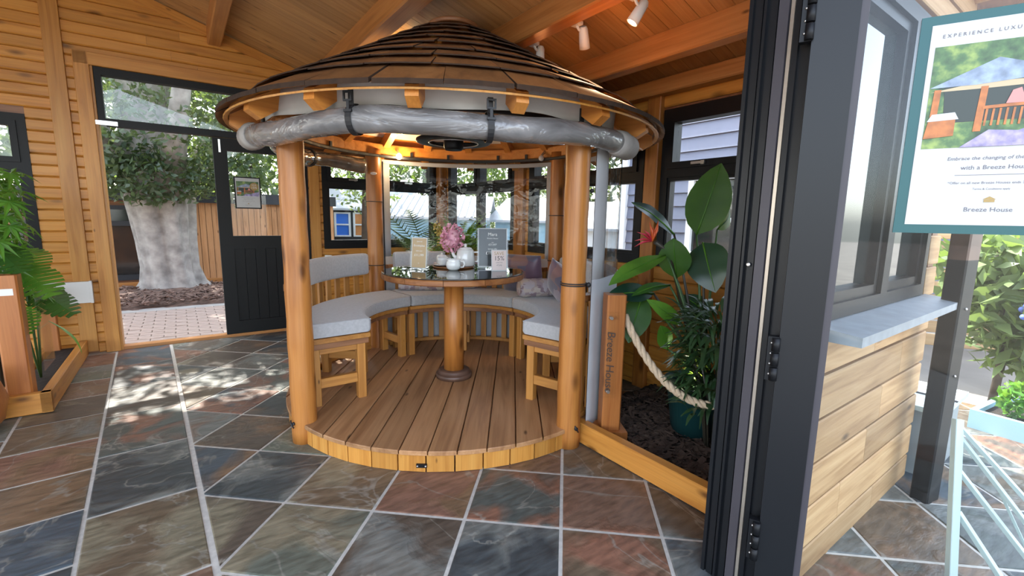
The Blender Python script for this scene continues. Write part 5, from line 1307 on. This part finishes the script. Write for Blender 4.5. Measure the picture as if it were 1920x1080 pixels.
# ================================================================= POSTER ON THE OPEN DOOR LEAF, POSTER ON THE BLACK DOOR
def poster(name, label, mat, w, h_, border, bordermat, big):
    root = thing(name, label, 'poster', mat)      # local x right, z up, faces -y
    MB().box(0, w, 0.0, 0.006, 0, h_).build('poster_frame', bordermat, root)
    MB().box(border, w - border, -0.001, 0.0, border, h_ - border).build('paper', M['paper'], root)
    b = border * 1.5 if big else border * 1.6
    px0, px1 = b, w - b; pz0, pz1 = h_ * 0.40, h_ * 0.86
    y = -0.0014
    def flat(nm, pts, m, k=1): 
        y_ = -0.0010 - 0.0005 * k
        return MB().add([(x_, y_, z_) for x_, z_ in pts], [tuple(range(len(pts)))]).build(nm, m, root)
    pw, ph = px1 - px0, pz1 - pz0
    Q = lambda a, c: (px0 + pw * a, pz0 + ph * c)
    flat('photo_garden', [Q(0, 0), Q(1, 0), Q(1, 1), Q(0, 1)], M['photo_green'], 1)
    flat('photo_shade', [Q(0.12, 0.25), Q(0.78, 0.25), Q(0.74, 0.60), Q(0.10, 0.60)], M['photo_dark'], 2)
    flat('photo_canopy', [Q(0.01, 0.56), Q(0.30, 0.62), Q(0.80, 0.62), Q(0.78, 0.57), Q(0.40, 0.56)], M['photo_cream'], 3)
    flat('photo_roof', [Q(0.0, 0.60), Q(0.42, 0.84), Q(0.82, 0.68), Q(0.74, 0.64), Q(0.30, 0.60)], M['photo_blue'], 4)
    for a in (0.02, 0.32, 0.74): flat('photo_post', [Q(a, 0.15), Q(a + 0.05, 0.15), Q(a + 0.06, 0.58), Q(a + 0.015, 0.58)], M['photo_orange'], 4)
    for k in range(9): flat('photo_rail', [Q(0.38 + k * 0.042, 0.20), Q(0.395 + k * 0.042, 0.20), Q(0.40 + k * 0.042, 0.36), Q(0.385 + k * 0.042, 0.36)], M['photo_orange'], 4)
    flat('photo_rail', [Q(0.36, 0.36), Q(0.76, 0.38), Q(0.76, 0.41), Q(0.36, 0.39)], M['photo_orange'], 5)
    flat('photo_stool', [Q(0.0, 0.10), Q(0.20, 0.12), Q(0.20, 0.28), Q(0.02, 0.27)], M['photo_orange'], 5)
    flat('photo_stool', [Q(0.01, 0.27), Q(0.22, 0.28), Q(0.19, 0.35), Q(0.04, 0.34)], M['paper'], 6)
    flat('photo_guest', [Q(0.50, 0.40), Q(0.62, 0.40), Q(0.58, 0.54), Q(0.53, 0.52)], M['photo_pink'], 6)
    flat('photo_lavender', [Q(0.25, 0.0), Q(1, 0), Q(1, 0.30), Q(0.80, 0.24), Q(0.60, 0.14), Q(0.42, 0.16)], M['photo_lilac'], 6)
    cc = Q(0.90, 0.66); rr_ = pw * 0.20
    cc = Q(0.79, 0.66)
    flat('price_roundel', [(cc[0] + rr_ * math.cos(2 * PI * i / 28), cc[1] + rr_ * math.sin(2 * PI * i / 28)) for i in range(28)], M['goldprint'], 7)
    def tx(body, size, x_, z_, im, sh=0, al='CENTER', k=8, sp=1.0): text('lettering', body, size, im, root, T((x_, -0.001 - 0.0005 * k, z_)) @ Rx(PI/2), align=al, shear=sh, space=sp)
    tx('SAVE', rr_ * 0.50, cc[0], cc[1] + rr_ * 0.25, M['whiteink']); tx('15%', rr_ * 0.80, cc[0], cc[1] - rr_ * 0.50, M['whiteink'])
    cx = w / 2
    tx('EXPERIENCE LUXURY', w * 0.033, px0 + w * 0.03, h_ * 0.897, M['ink'], 0, 'LEFT', 2, 1.5)
    tx('Embrace the changing of the seasons', w * 0.034, cx, h_ * 0.342, M['ink'], 0.12, 'CENTER', 2)
    tx('with a Breeze House', w * 0.041, cx, h_ * 0.298, M['ink'], 0.0, 'CENTER', 2)
    MB().box(cx - w * 0.2, cx + w * 0.2, -0.0016, -0.001, h_ * 0.272, h_ * 0.274).build('rule', M['ink'], root)
    tx('*Offer on all new Breeze Houses ends 31st July', w * 0.024, cx, h_ * 0.232, M['ink'], 0, 'CENTER', 2)
    tx('Terms & Conditions apply', w * 0.018, cx, h_ * 0.205, M['ink'], 0, 'CENTER', 2)
    hz = h_ * 0.148; hw = w * 0.035
    flat('logo_house', [(cx - hw, hz + hw * 0.55), (cx + hw, hz + hw * 0.55), (cx, hz + hw * 1.15)], M['goldprint'], 2)
    flat('logo_house', [(cx - hw * 0.8, hz), (cx + hw * 0.8, hz), (cx + hw * 0.8, hz + hw * 0.5), (cx - hw * 0.8, hz + hw * 0.5)], M['goldprint'], 2)
    tx('Breeze House', w * 0.044, cx, h_ * 0.105, M['ink'], 0, 'CENTER', 2)
    return root
poster('door_poster', 'large poster with teal border fixed to the glass of the open door leaf', T(HP) @ Rz(LA) @ T((0.226, -0.007, 1.232)), 0.350, 0.527, 0.022, M['green_border'], True)
poster('small_poster', 'black-framed poster fixed to the glass of the black half-glazed door', BROOT @ T((0.325 + 0.155, 0.020, 1.305)), 0.235, 0.315, 0.012, M['black'], False)

# ================================================================= OUTSIDE
def leaf_cloud(blobs, size, seed, flatness=0.5):
    """blobs: (centre, radii, count); small pointed leaves, denser towards the shell of each blob"""
    r = np.random.default_rng(seed); V = []; 
    for c, ra, cnt in blobs:
        d = r.normal(size=(cnt, 3)); d /= np.linalg.norm(d, axis=1)[:, None]
        k = r.uniform(0.25, 1.0, cnt) ** 0.6
        p = np.array(c) + d * k[:, None] * np.array(ra) 
        a = r.normal(size=(cnt, 3)); a /= np.linalg.norm(a, axis=1)[:, None]
        b = r.normal(size=(cnt, 3)); b -= a * (a * b).sum(1)[:, None]; b /= np.linalg.norm(b, axis=1)[:, None]
        s = size * r.uniform(0.6, 1.3, cnt)[:, None]
        nrm = np.cross(a, b)
        V.append(np.stack([p - a * s, p + b * s * 0.45 + nrm * s * 0.12, p + a * s, p - b * s * 0.45 + nrm * s * 0.12], 1).reshape(-1, 3))
    V = np.concatenate(V); n_ = len(V) // 4
    me = bpy.data.meshes.new('foliage'); me.vertices.add(len(V)); me.vertices.foreach_set('co', V.ravel().astype(np.float32))
    me.loops.add(n_ * 4); me.loops.foreach_set('vertex_index', np.arange(n_ * 4, dtype=np.int32))
    me.polygons.add(n_); me.polygons.foreach_set('loop_start', np.arange(0, n_ * 4, 4, dtype=np.int32))
    me.update(calc_edges=True); me.validate(); return me
def tree(name, label, base, trunks, blobs, leaf, mat, barkmat, seed, group=None):
    root = thing(name, label, 'tree', T(base), group)
    mb = MB()
    for path, rads in trunks: mb.tube(path, rads, 14)
    if trunks: mb.build('trunk', barkmat, root)
    o = place('foliage', leaf_cloud(blobs, leaf, seed), mat, root); o['kind'] = 'stuff'
    return root
# ---- cabin beyond the tree, facing the back door
cb = thing('timber_cabin', 'vertically boarded timber cabin with dark fascia behind the big tree', 'cabin', BROOT)
CV = 4.75; CT = 1.44
mb = MB(); mb.box(-3.6, 2.6, CV + 0.02, CV + 2.2, -0.05, CT + 0.1); mb.build('cabin_body', M['darkwood'], cb)
cme = None
for k in range(64):
    x_ = -3.6 + k * 0.098
    if -2.0 < x_ + 0.049 < -0.50: continue
    if cme is None:
        o = MB().prism([(-0.045, -0.004), (0.045, -0.004), (0.045, 0.006), (0.034, 0.020), (-0.034, 0.020), (-0.045, 0.006)], 0, CT, Ry(-PI/2)).build('cladding_board', M['cabin'], cb, T((x_ + 0.049, CV, 0.02)) @ Rz(-PI/2)); cme = o.data
    else: place('cladding_board', cme, None, cb, T((x_ + 0.049, CV, 0.02)) @ Rz(-PI/2))
MB().box(-3.7, 2.7, CV - 0.12, CV + 2.3, CT, CT + 0.19).build('fascia', M['fascia'], cb)
MB().box(-3.6, 2.6, CV - 0.03, CV + 0.01, -0.05, 0.06).build('plinth', M['beam'], cb)
f = MB(); x0, x1, z0, z1 = -2.0, -0.50, 0.10, CT - 0.08
f.box(x0, x0 + 0.06, CV - 0.03, CV + 0.03, z0, z1); f.box(x1 - 0.09, x1, CV - 0.03, CV + 0.03, z0, z1); f.box(x0, x1, CV - 0.03, CV + 0.03, z0, z0 + 0.09); f.box(x0, x1, CV - 0.03, CV + 0.03, z1 - 0.07, z1); f.box(x0, x1, CV - 0.03, CV + 0.03, 1.02, 1.10); f.box(-1.0, -0.93, CV - 0.03, CV + 0.03, z0, z1)
wf_ = f.build('window_frame', M['fascia'], cb); MB().box(x0, x1, CV, CV + 0.005, z0, z1).build('pane', M['cabinwin'], wf_)
# ---- mulch bed under the tree
v = []; f = []; n_ = 30
for i in range(n_ + 1):
    for j in range(n_ + 1):
        u_ = -2.6 + 4.4 * i / n_; y_ = 2.15 + 2.55 * j / n_; e = 1 - ((u_ + 0.1) / 2.4) ** 2
        y_ = max(y_, 2.15); v.append((u_, y_, -0.01 + 0.10 * max(0, e) * math.sin(PI * min(1, (y_ - 2.15) / 2.2)) + random.uniform(-0.01, 0.012)))
for i in range(n_):
    for j in range(n_): p = i * (n_ + 1) + j; f.append((p, p + n_ + 1, p + n_ + 2, p + 1))
mu = MB().add(v, f).build('mulch_bed', M['chip2']); mu.matrix_world = BROOT; mu['kind'] = 'stuff'; tag(mu, 'brown bark mulch round the foot of the big tree', 'mulch')
cmb = MB(); chips(cmb, 2600, lambda: (random.uniform(-1.6, 1.2), random.uniform(2.2, 4.0), 0.075 + random.uniform(-0.03, 0.02)), 0.015, 0.05)
o = cmb.build('mulch_chips', M['chip2'], mu); o['kind'] = 'stuff'
# ---- the big beech by the back door
bt = thing('broadleaf_tree', 'big pale-barked tree with fluted trunk outside the open back doorway', 'tree', BROOT @ T((-0.14, 3.75, 0.0)))
tm = MB(); n_ = 72; prof = [(-0.05, 0.50), (0.05, 0.42), (0.16, 0.375), (0.40, 0.345), (0.8, 0.355), (1.15, 0.385), (1.45, 0.41), (1.8, 0.42), (2.4, 0.36), (3.4, 0.30), (5.0, 0.20)]
v = []; f = []
for k, (z, r_) in enumerate(prof):
    for i in range(n_):
        a = 2 * PI * i / n_; fl = 1 + 0.10 * math.sin(5 * a + 0.6) + 0.07 * math.sin(9 * a + 0.4 * z) + 0.03 * math.sin(17 * a + 1.5 * z) + (0.20 * max(0, 0.3 - z) / 0.3) * math.sin(7 * a + 1)
        v.append((r_ * fl * math.cos(a) - 0.04 * z, r_ * fl * math.sin(a), z))
for k in range(len(prof) - 1):
    for i in range(n_): j = (i + 1) % n_; f.append((k * n_ + i, k * n_ + j, (k+1) * n_ + j, (k+1) * n_ + i))
tm.add(v, f, True)
for a in (0.5, 2.0, 3.6, 5.0):
    tm.tube([(0.2 * math.cos(a), 0.2 * math.sin(a), 1.5), (0.9 * math.cos(a), 0.9 * math.sin(a), 2.6), (1.9 * math.cos(a), 1.9 * math.sin(a), 4.2)], [0.20, 0.13, 0.05], 12)
tm.build('trunk', M['bark'], bt)
lb = [((-0.3, -1.6, 4.2), (2.2, 1.0, 0.8), 4200), ((0.9, -1.0, 3.5), (1.2, 0.8, 0.6), 1500), ((-0.1, -0.55, 1.75), (0.9, 0.35, 0.42), 1500), ((-1.0, -0.3, 1.9), (0.7, 0.5, 0.5), 900), ((0.9, -0.4, 1.85), (0.6, 0.5, 0.5), 900), ((0.0, -0.5, 2.5), (1.7, 0.8, 0.55), 2600),
      ((-1.2, 0.3, 3.3), (1.2, 1.0, 0.7), 2200), ((1.3, 0.3, 3.4), (1.2, 1.0, 0.8), 2200), ((0.2, -0.4, 4.1), (1.7, 1.1, 0.8), 2400), ((-0.8, 0.5, 5.1), (1.6, 1.2, 0.8), 1800), ((1.0, 0.6, 5.4), (1.5, 1.2, 0.8), 1700)]
o = place('foliage', leaf_cloud(lb, 0.055, 21), M['leaf_tree'], bt); o['kind'] = 'stuff'
# ---- trees further off
def bg_tree(label, u, y, hgt, wid, mat, seed, leaf=0.10, cnt=2600, low=0.4, group='trees beyond the sheds'):
    r = random.Random(seed); bl = []
    for k in range(7):
        z = low + (hgt - low) * (k + 0.5) / 7; w_ = wid * (0.6 + 0.5 * math.sin(PI * (k + 0.8) / 8)); bl.append(((r.uniform(-.3, .3) * wid, r.uniform(-.3, .3) * wid, z), (w_, w_, (hgt - low) / 6), cnt // 7))
    base = BROOT @ Vector((u, y, 0))
    return tree('background_tree', label, base, [([(0, 0, -0.05), (0.05, 0, hgt * 0.5), (0, 0, hgt * 0.85)], [0.16, 0.11, 0.03])], bl, leaf, mat, M['barkdark'], seed, group)
bg_tree('tall dark evergreen behind the cabin, beyond its windowed end', -3.2, 8.2, 6.5, 1.7, M['leaf_conifer'], 31, 0.12, 4200)
bg_tree('leafy tree rising behind the cabin roof and the beech trunk', -0.8, 8.4, 6.8, 1.9, M['leaf_tree2'], 32, 0.12, 4600)
bg_tree('leafy tree behind the cabin at its plain boarded end', 1.6, 8.0, 6.0, 1.8, M['leaf_tree'], 33, 0.12, 4400)
bg_tree('dense tree behind the blue-shuttered dark shed', 4.6, 10.0, 6.0, 1.6, M['leaf_tree'], 34, 0.11, 3800)
bg_tree('dark conifer behind the ribbed-roof shed', 6.6, 8.6, 6.2, 1.6, M['leaf_conifer'], 35, 0.11, 3800)
bg_tree('light green tree behind the pale blue shed', 8.0, 7.5, 5.2, 1.8, M['leaf_tree2'], 36, 0.12, 3600)
bg_tree('dark leafy tree behind the orange log cabin', 10.2, 6.0, 5.0, 1.9, M['leaf_tree'], 37, 0.13, 3600)
bg_tree('conifer beyond the white-roofed pavilion', 11.5, 2.6, 5.4, 1.8, M['leaf_conifer'], 38, 0.13, 3400)
bg_tree('light leafy tree beside the blue-grey building', 8.8, -0.6, 4.2, 1.3, M['leaf_tree2'], 39, 0.11, 2600)
bg_tree('slim overhanging tree in front of the blue-shuttered shed', 3.2, 4.2, 4.4, 0.9, M['leaf_tree2'], 40, 0.06, 2400, 1.55)
bg_tree('broad tree beside the cabin window end', -5.2, 5.6, 5.5, 1.6, M['leaf_tree'], 41, 0.10, 3400)
# ---- sheds
def shed(name, label, u, y, yaw, w, d, hw, hr, wallm, roofm, gable_front, ribs=0, deco=None):
    root = thing(name, label, 'shed', BROOT @ T((u, y, -0.06)) @ Rz(yaw)); body = MB(); body.box(-w/2, w/2, 0, d, 0, hw)
    if gable_front:
        for yy in (0.0, d): body.add([(-w/2, yy, hw), (w/2, yy, hw), (0, yy, hw + hr)], [(0, 1, 2)])
    body.build('shed_wall', wallm, root)
    e = 0.15; t = 0.05; rfm = MB()
    if gable_front:
        for s_ in (1, -1):
            v = [(0, -e, hw + hr + 0.02), (s_ * (w/2 + e), -e, hw - hr * e / (w/2)), (s_ * (w/2 + e), d + e, hw - hr * e / (w/2)), (0, d + e, hw + hr + 0.02)]; v += [(a, b, c + t) for a, b, c in v]
            rfm.add(v, [(0, 1, 2, 3), (7, 6, 5, 4), (0, 4, 5, 1), (1, 5, 6, 2), (2, 6, 7, 3), (3, 7, 4, 0)])
    else:
        for yy0, yy1 in ((-e, d/2), (d + e, d/2)):
            v = [(-w/2 - e, yy0, hw - 0.05), (w/2 + e, yy0, hw - 0.05), (w/2 + e, yy1, hw + hr), (-w/2 - e, yy1, hw + hr)]; v += [(a, b, c + t) for a, b, c in v]
            rfm.add(v, [(0, 1, 2, 3), (7, 6, 5, 4), (0, 4, 5, 1), (1, 5, 6, 2), (2, 6, 7, 3), (3, 7, 4, 0)])
    ro_ = rfm.build('shed_roof', roofm, root)
    for k in range(ribs):
        x_ = -w/2 + w * (k + 0.5) / ribs
        bar('roof_rib', (x_, -e, hw - 0.05 + t + 0.01), (x_, d/2, hw + hr + t + 0.01), 0.04, 0.03, roofm, root)
    if deco: deco(root)
    return root
def blue_doors(root):
    for k, m_ in ((0, 'bluepaint'), (1, 'orangelog')):
        x_ = -0.85 + k * 0.46
        f = MB()
        for a, b, c, d in ((0, 0.05, 0, 1.0), (0.35, 0.40, 0, 1.0), (0.05, 0.35, 0, 0.06), (0.05, 0.35, 0.94, 1.0), (0.05, 0.35, 0.47, 0.53)): f.box(x_ + a, x_ + b, -0.05, 0, 0.78 + c * 0.62, 0.78 + d * 0.62)
        fr_ = f.build('window_frame', M['whitepaint'], root); MB().box(x_ + 0.05, x_ + 0.35, -0.02, -0.005, 0.80, 1.38).build('shutter_panel', M[m_], fr_)
shed('garden_shed', 'dark shed with bright blue shutter panels in white frames outside the back wall window', 4.05, 6.6, rad(-22), 2.2, 1.6, 1.50, 0.55, M['fascia'], M['greyroof'], False, 0, blue_doors)
shed('garden_shed', 'pale blue shed with ribbed white roof beyond the window corner', 4.3, 3.3, rad(-38), 2.0, 1.8, 1.32, 0.42, M['palebluepaint'], M['greyroof'], False, 14)
shed('garden_shed', 'pale blue shed with plain white roof behind the fern', 6.2, 2.7, rad(-62), 1.5, 1.8, 1.28, 0.48, M['palebluepaint'], M['greyroof'], False)
shed('log_cabin', 'orange log cabin with dark gabled roof beyond the right-hand window', 8.1, 3.4, rad(-62), 2.0, 2.2, 1.15, 0.55, M['orangelog'], M['darkroof'], True)
shed('garden_pavilion', 'white-walled pavilion with a white roof outside the right wall', 6.9, 0.6, rad(-62), 1.6, 1.6, 1.15, 0.5, M['whitepaint'], M['greyroof'], False)
# ---- blue-grey building outside the right wall
nb_ = thing('painted_outbuilding', 'blue-grey boarded outbuilding with a white window outside the right wall', 'building', BROOT @ T((5.0, -1.05, 0)) @ Rz(-PI/2))
MB().box(0, 2.5, 0.03, 2.2, -0.05, 2.7).build('wall_body', M['greypaint'], nb_)
pr = [(0.03, 0.0), (0.03, 0.17), (0.018, 0.17), (-0.006, 0.0)]
bme = None
for k in range(16):
    if bme is None: o = MB().prism(pr, 0, 2.5).build('weatherboard', M['greypaint'], nb_, T((0, 0, k * 0.16))); bme = o.data
    else: place('weatherboard', bme, None, nb_, T((0, 0, k * 0.16)))
f = MB(); 
for (x0, x1) in ((1.05, 1.85),):
    f = MB(); f.box(x0, x0 + 0.07, -0.05, 0.02, 0.85, 1.80); f.box(x1 - 0.07, x1, -0.05, 0.02, 0.85, 1.80); f.box(x0, x1, -0.05, 0.02, 1.73, 1.80); f.box(x0 - 0.04, x1 + 0.04, -0.08, 0.02, 0.82, 0.90); f.box(x0, x1, -0.05, 0.02, 1.25, 1.30)
    q = f.build('window_frame', M['whitepaint'], nb_); MB().box(x0 + 0.07, x1 - 0.07, -0.01, 0.0, 0.90, 1.73).build('pane', M['cabinwin'], q)
MB().box(0.0, 0.10, -0.04, 0.03, -0.05, 2.7).build('corner_board', M['whitepaint'], nb_)

# ---- yard seen through the open door leaf
bpst = thing('black_post', 'tall black square post standing outside the weatherboarded corner', 'post', BROOT @ T((2.72, -4.93, -0.02)) @ Rz(-0.2))
vbar('post_shaft', 0, 0, 0, 1.13, 0.10, 0.07, M['blackdoor'], bpst); vbar('post_head', 0, 0, 1.13, 1.26, 0.10, 0.07, M['basewood'], bpst); MB().box(-0.055, 0.055, -0.040, 0.040, 1.26, 1.275).build('post_cap', M['silver'], bpst)
for z in (0.62, 0.92): MB().ball((-0.0, -0.037, z), 0.006, n=8).build('screw', M['silver'], bpst)
gbx = thing('grey_box', 'grey painted box seat against the weatherboarded corner', 'box', BROOT @ T((3.16, -4.74, -0.02)) @ Rz(0.0))
MB().box(-0.22, 0.22, -0.16, 0.16, 0, 0.36).build('box_body', M['greybox'], gbx); MB().box(-0.245, 0.245, -0.185, 0.185, 0.36, 0.385).build('box_lid', M['palegreen'], gbx); MB().box(-0.02, -0.005, -0.187, 0.187, 0.386, 0.392).build('lid_seam', M['alu2'], gbx)
# pale folding stand
fs = thing('folding_stand', 'pale green metal folding stand with sloping rails outside the open door leaf', 'stand', T(pixpt(1790, 1085, 1.62)))
B0 = pixpt(1790, 1085, 1.62)
def fp(x, y, d): return pixpt(x, y, d) - B0
for a, b, w_ in (((1780, 1150, 1.59), (1796, 786, 1.65), 0.030), ((1800, 800, 1.65), (1990, 1010, 1.47), 0.018), ((1800, 820, 1.65), (1985, 1060, 1.45), 0.018), ((1796, 880, 1.65), (1975, 1110, 1.47), 0.020), ((1796, 960, 1.63), (1900, 1120, 1.52), 0.022), ((1860, 890, 1.59), (1925, 1030, 1.55), 0.012)):
    bar('rail', fp(*a), fp(*b), w_, w_ * 0.7, M['palegreen'], fs)
# flowering shrub and small box plant
hp_ = pixpt(1895, 560, 3.3); hs = thing('flowering_shrub', 'leafy shrub with clusters of blue flowers out in the yard', 'shrub', T((hp_.x, hp_.y, -0.05)))
o = place('foliage', leaf_cloud([((0, 0, hp_.z + 0.05), (0.42, 0.42, 0.36), 700), ((0.2, -0.1, hp_.z - 0.3), (0.4, 0.4, 0.3), 400), ((-0.1, 0.1, hp_.z + 0.3), (0.35, 0.35, 0.25), 400)], 0.075, 51), M['leaf_tree2'], hs); o['kind'] = 'stuff'
MB().tube([(0, 0, 0), (0.02, 0, hp_.z * 0.5), (0, 0, hp_.z)], 0.025, 8).build('stem', M['barkdark'], hs)
for k in range(9):
    bl = MB(); c = Vector((random.uniform(-0.25, 0.35), -0.36 + random.uniform(-0.08, 0.15), hp_.z + random.uniform(-0.35, 0.15)))
    for j in range(40):
        d = Vector(rng.normal(size=3)).normalized() * 0.075; bl.ball(tuple(c + d), 0.020, n=6)
    o = bl.build('flower_cluster', M['bluefl'], hs); o['kind'] = 'stuff'
sp = pixpt(1905, 830, 2.9); tr_ = thing('planting_trough', 'pale blue-green trough with a small lime green plant in the yard', 'planter', T((sp.x, sp.y, 0)) @ Rz(0.5))
f = MB(); zt = max(0.12, sp.z); f.box(-0.28, 0.28, -0.16, -0.13, -0.02, zt); f.box(-0.28, 0.28, 0.13, 0.16, -0.02, zt); f.box(-0.28, -0.25, -0.13, 0.13, -0.02, zt); f.box(0.25, 0.28, -0.13, 0.13, -0.02, zt); f.build('trough_wall', M['palebluepaint'], tr_); MB().box(-0.25, 0.25, -0.13, 0.13, 0.0, zt - 0.03).build('potting_soil', M['soil'], tr_)
o = place('foliage', leaf_cloud([((-0.1, 0, zt + 0.08), (0.10, 0.10, 0.13), 260)], 0.03, 52), M['leaf_bright'], tr_); o['kind'] = 'stuff'
# pale fence and ribbed-roof building beyond
fn = thing('pale_fence', 'pale horizontal slatted fence beyond the black post', 'fence', T(pixpt(1760, 640, 5.2) * Vector((1, 1, 0)) if False else (pixpt(1760, 640, 5.0).x, pixpt(1760, 640, 5.0).y, -0.05)) @ Rz(rad(-25)))
for k in range(11): board('slat', 2.6, 0.125, 0.02, M['siding'], fn, T((0.7, 0, 0.07 + k * 0.145)))
for x_ in (-0.55, 0.7, 1.95): vbar('fence_post', x_, 0.05, 0, 1.7, 0.08, 0.08, M['siding'], fn)
q = pixpt(1640, 170, 8.0); rb = thing('ribbed_outbuilding', 'outbuilding with a pale ribbed roof rising beyond the weatherboarded corner', 'building', T((q.x + 0.3, q.y, -0.05)) @ Rz(rad(-40)))
MB().box(-1.6, 1.6, 0.0, 2.4, 0, 2.3).build('wall_body', M['greypaint'], rb)
v = [(-1.75, -0.15, 2.25), (1.75, -0.15, 2.25), (1.75, 1.2, 3.45), (-1.75, 1.2, 3.45)]; v += [(a, b, c + 0.06) for a, b, c in v]
v2 = [(-1.75, 2.55, 2.25), (1.75, 2.55, 2.25), (1.75, 1.2, 3.45), (-1.75, 1.2, 3.45)]; v2 += [(a, b, c + 0.06) for a, b, c in v2]
F6 = [(0, 1, 2, 3), (7, 6, 5, 4), (0, 4, 5, 1), (1, 5, 6, 2), (2, 6, 7, 3), (3, 7, 4, 0)]
MB().add(v, F6).add(v2, F6).build('roof', M['greyroof'], rb)
for k in range(12): t = (k + 0.5) / 12; bar('roof_slat', (-1.75, -0.15 + 1.35 * t, 2.34 + 1.2 * t), (1.75, -0.15 + 1.35 * t, 2.34 + 1.2 * t), 0.05, 0.05, M['greyroof'], rb)
q = pixpt(1900, 300, 9.5); tree('yard_tree', 'round-headed green tree out in the yard beyond the flowering shrub', Vector((q.x, q.y, -0.05)), [([(0, 0, 0), (0, 0, 1.8)], [0.12, 0.08])], [((0, 0, 2.4), (1.5, 1.3, 1.1), 2600), ((1.6, 0.3, 2.0), (1.2, 1.1, 1.0), 1800)], 0.11, M['leaf_tree2'], M['barkdark'], 61)
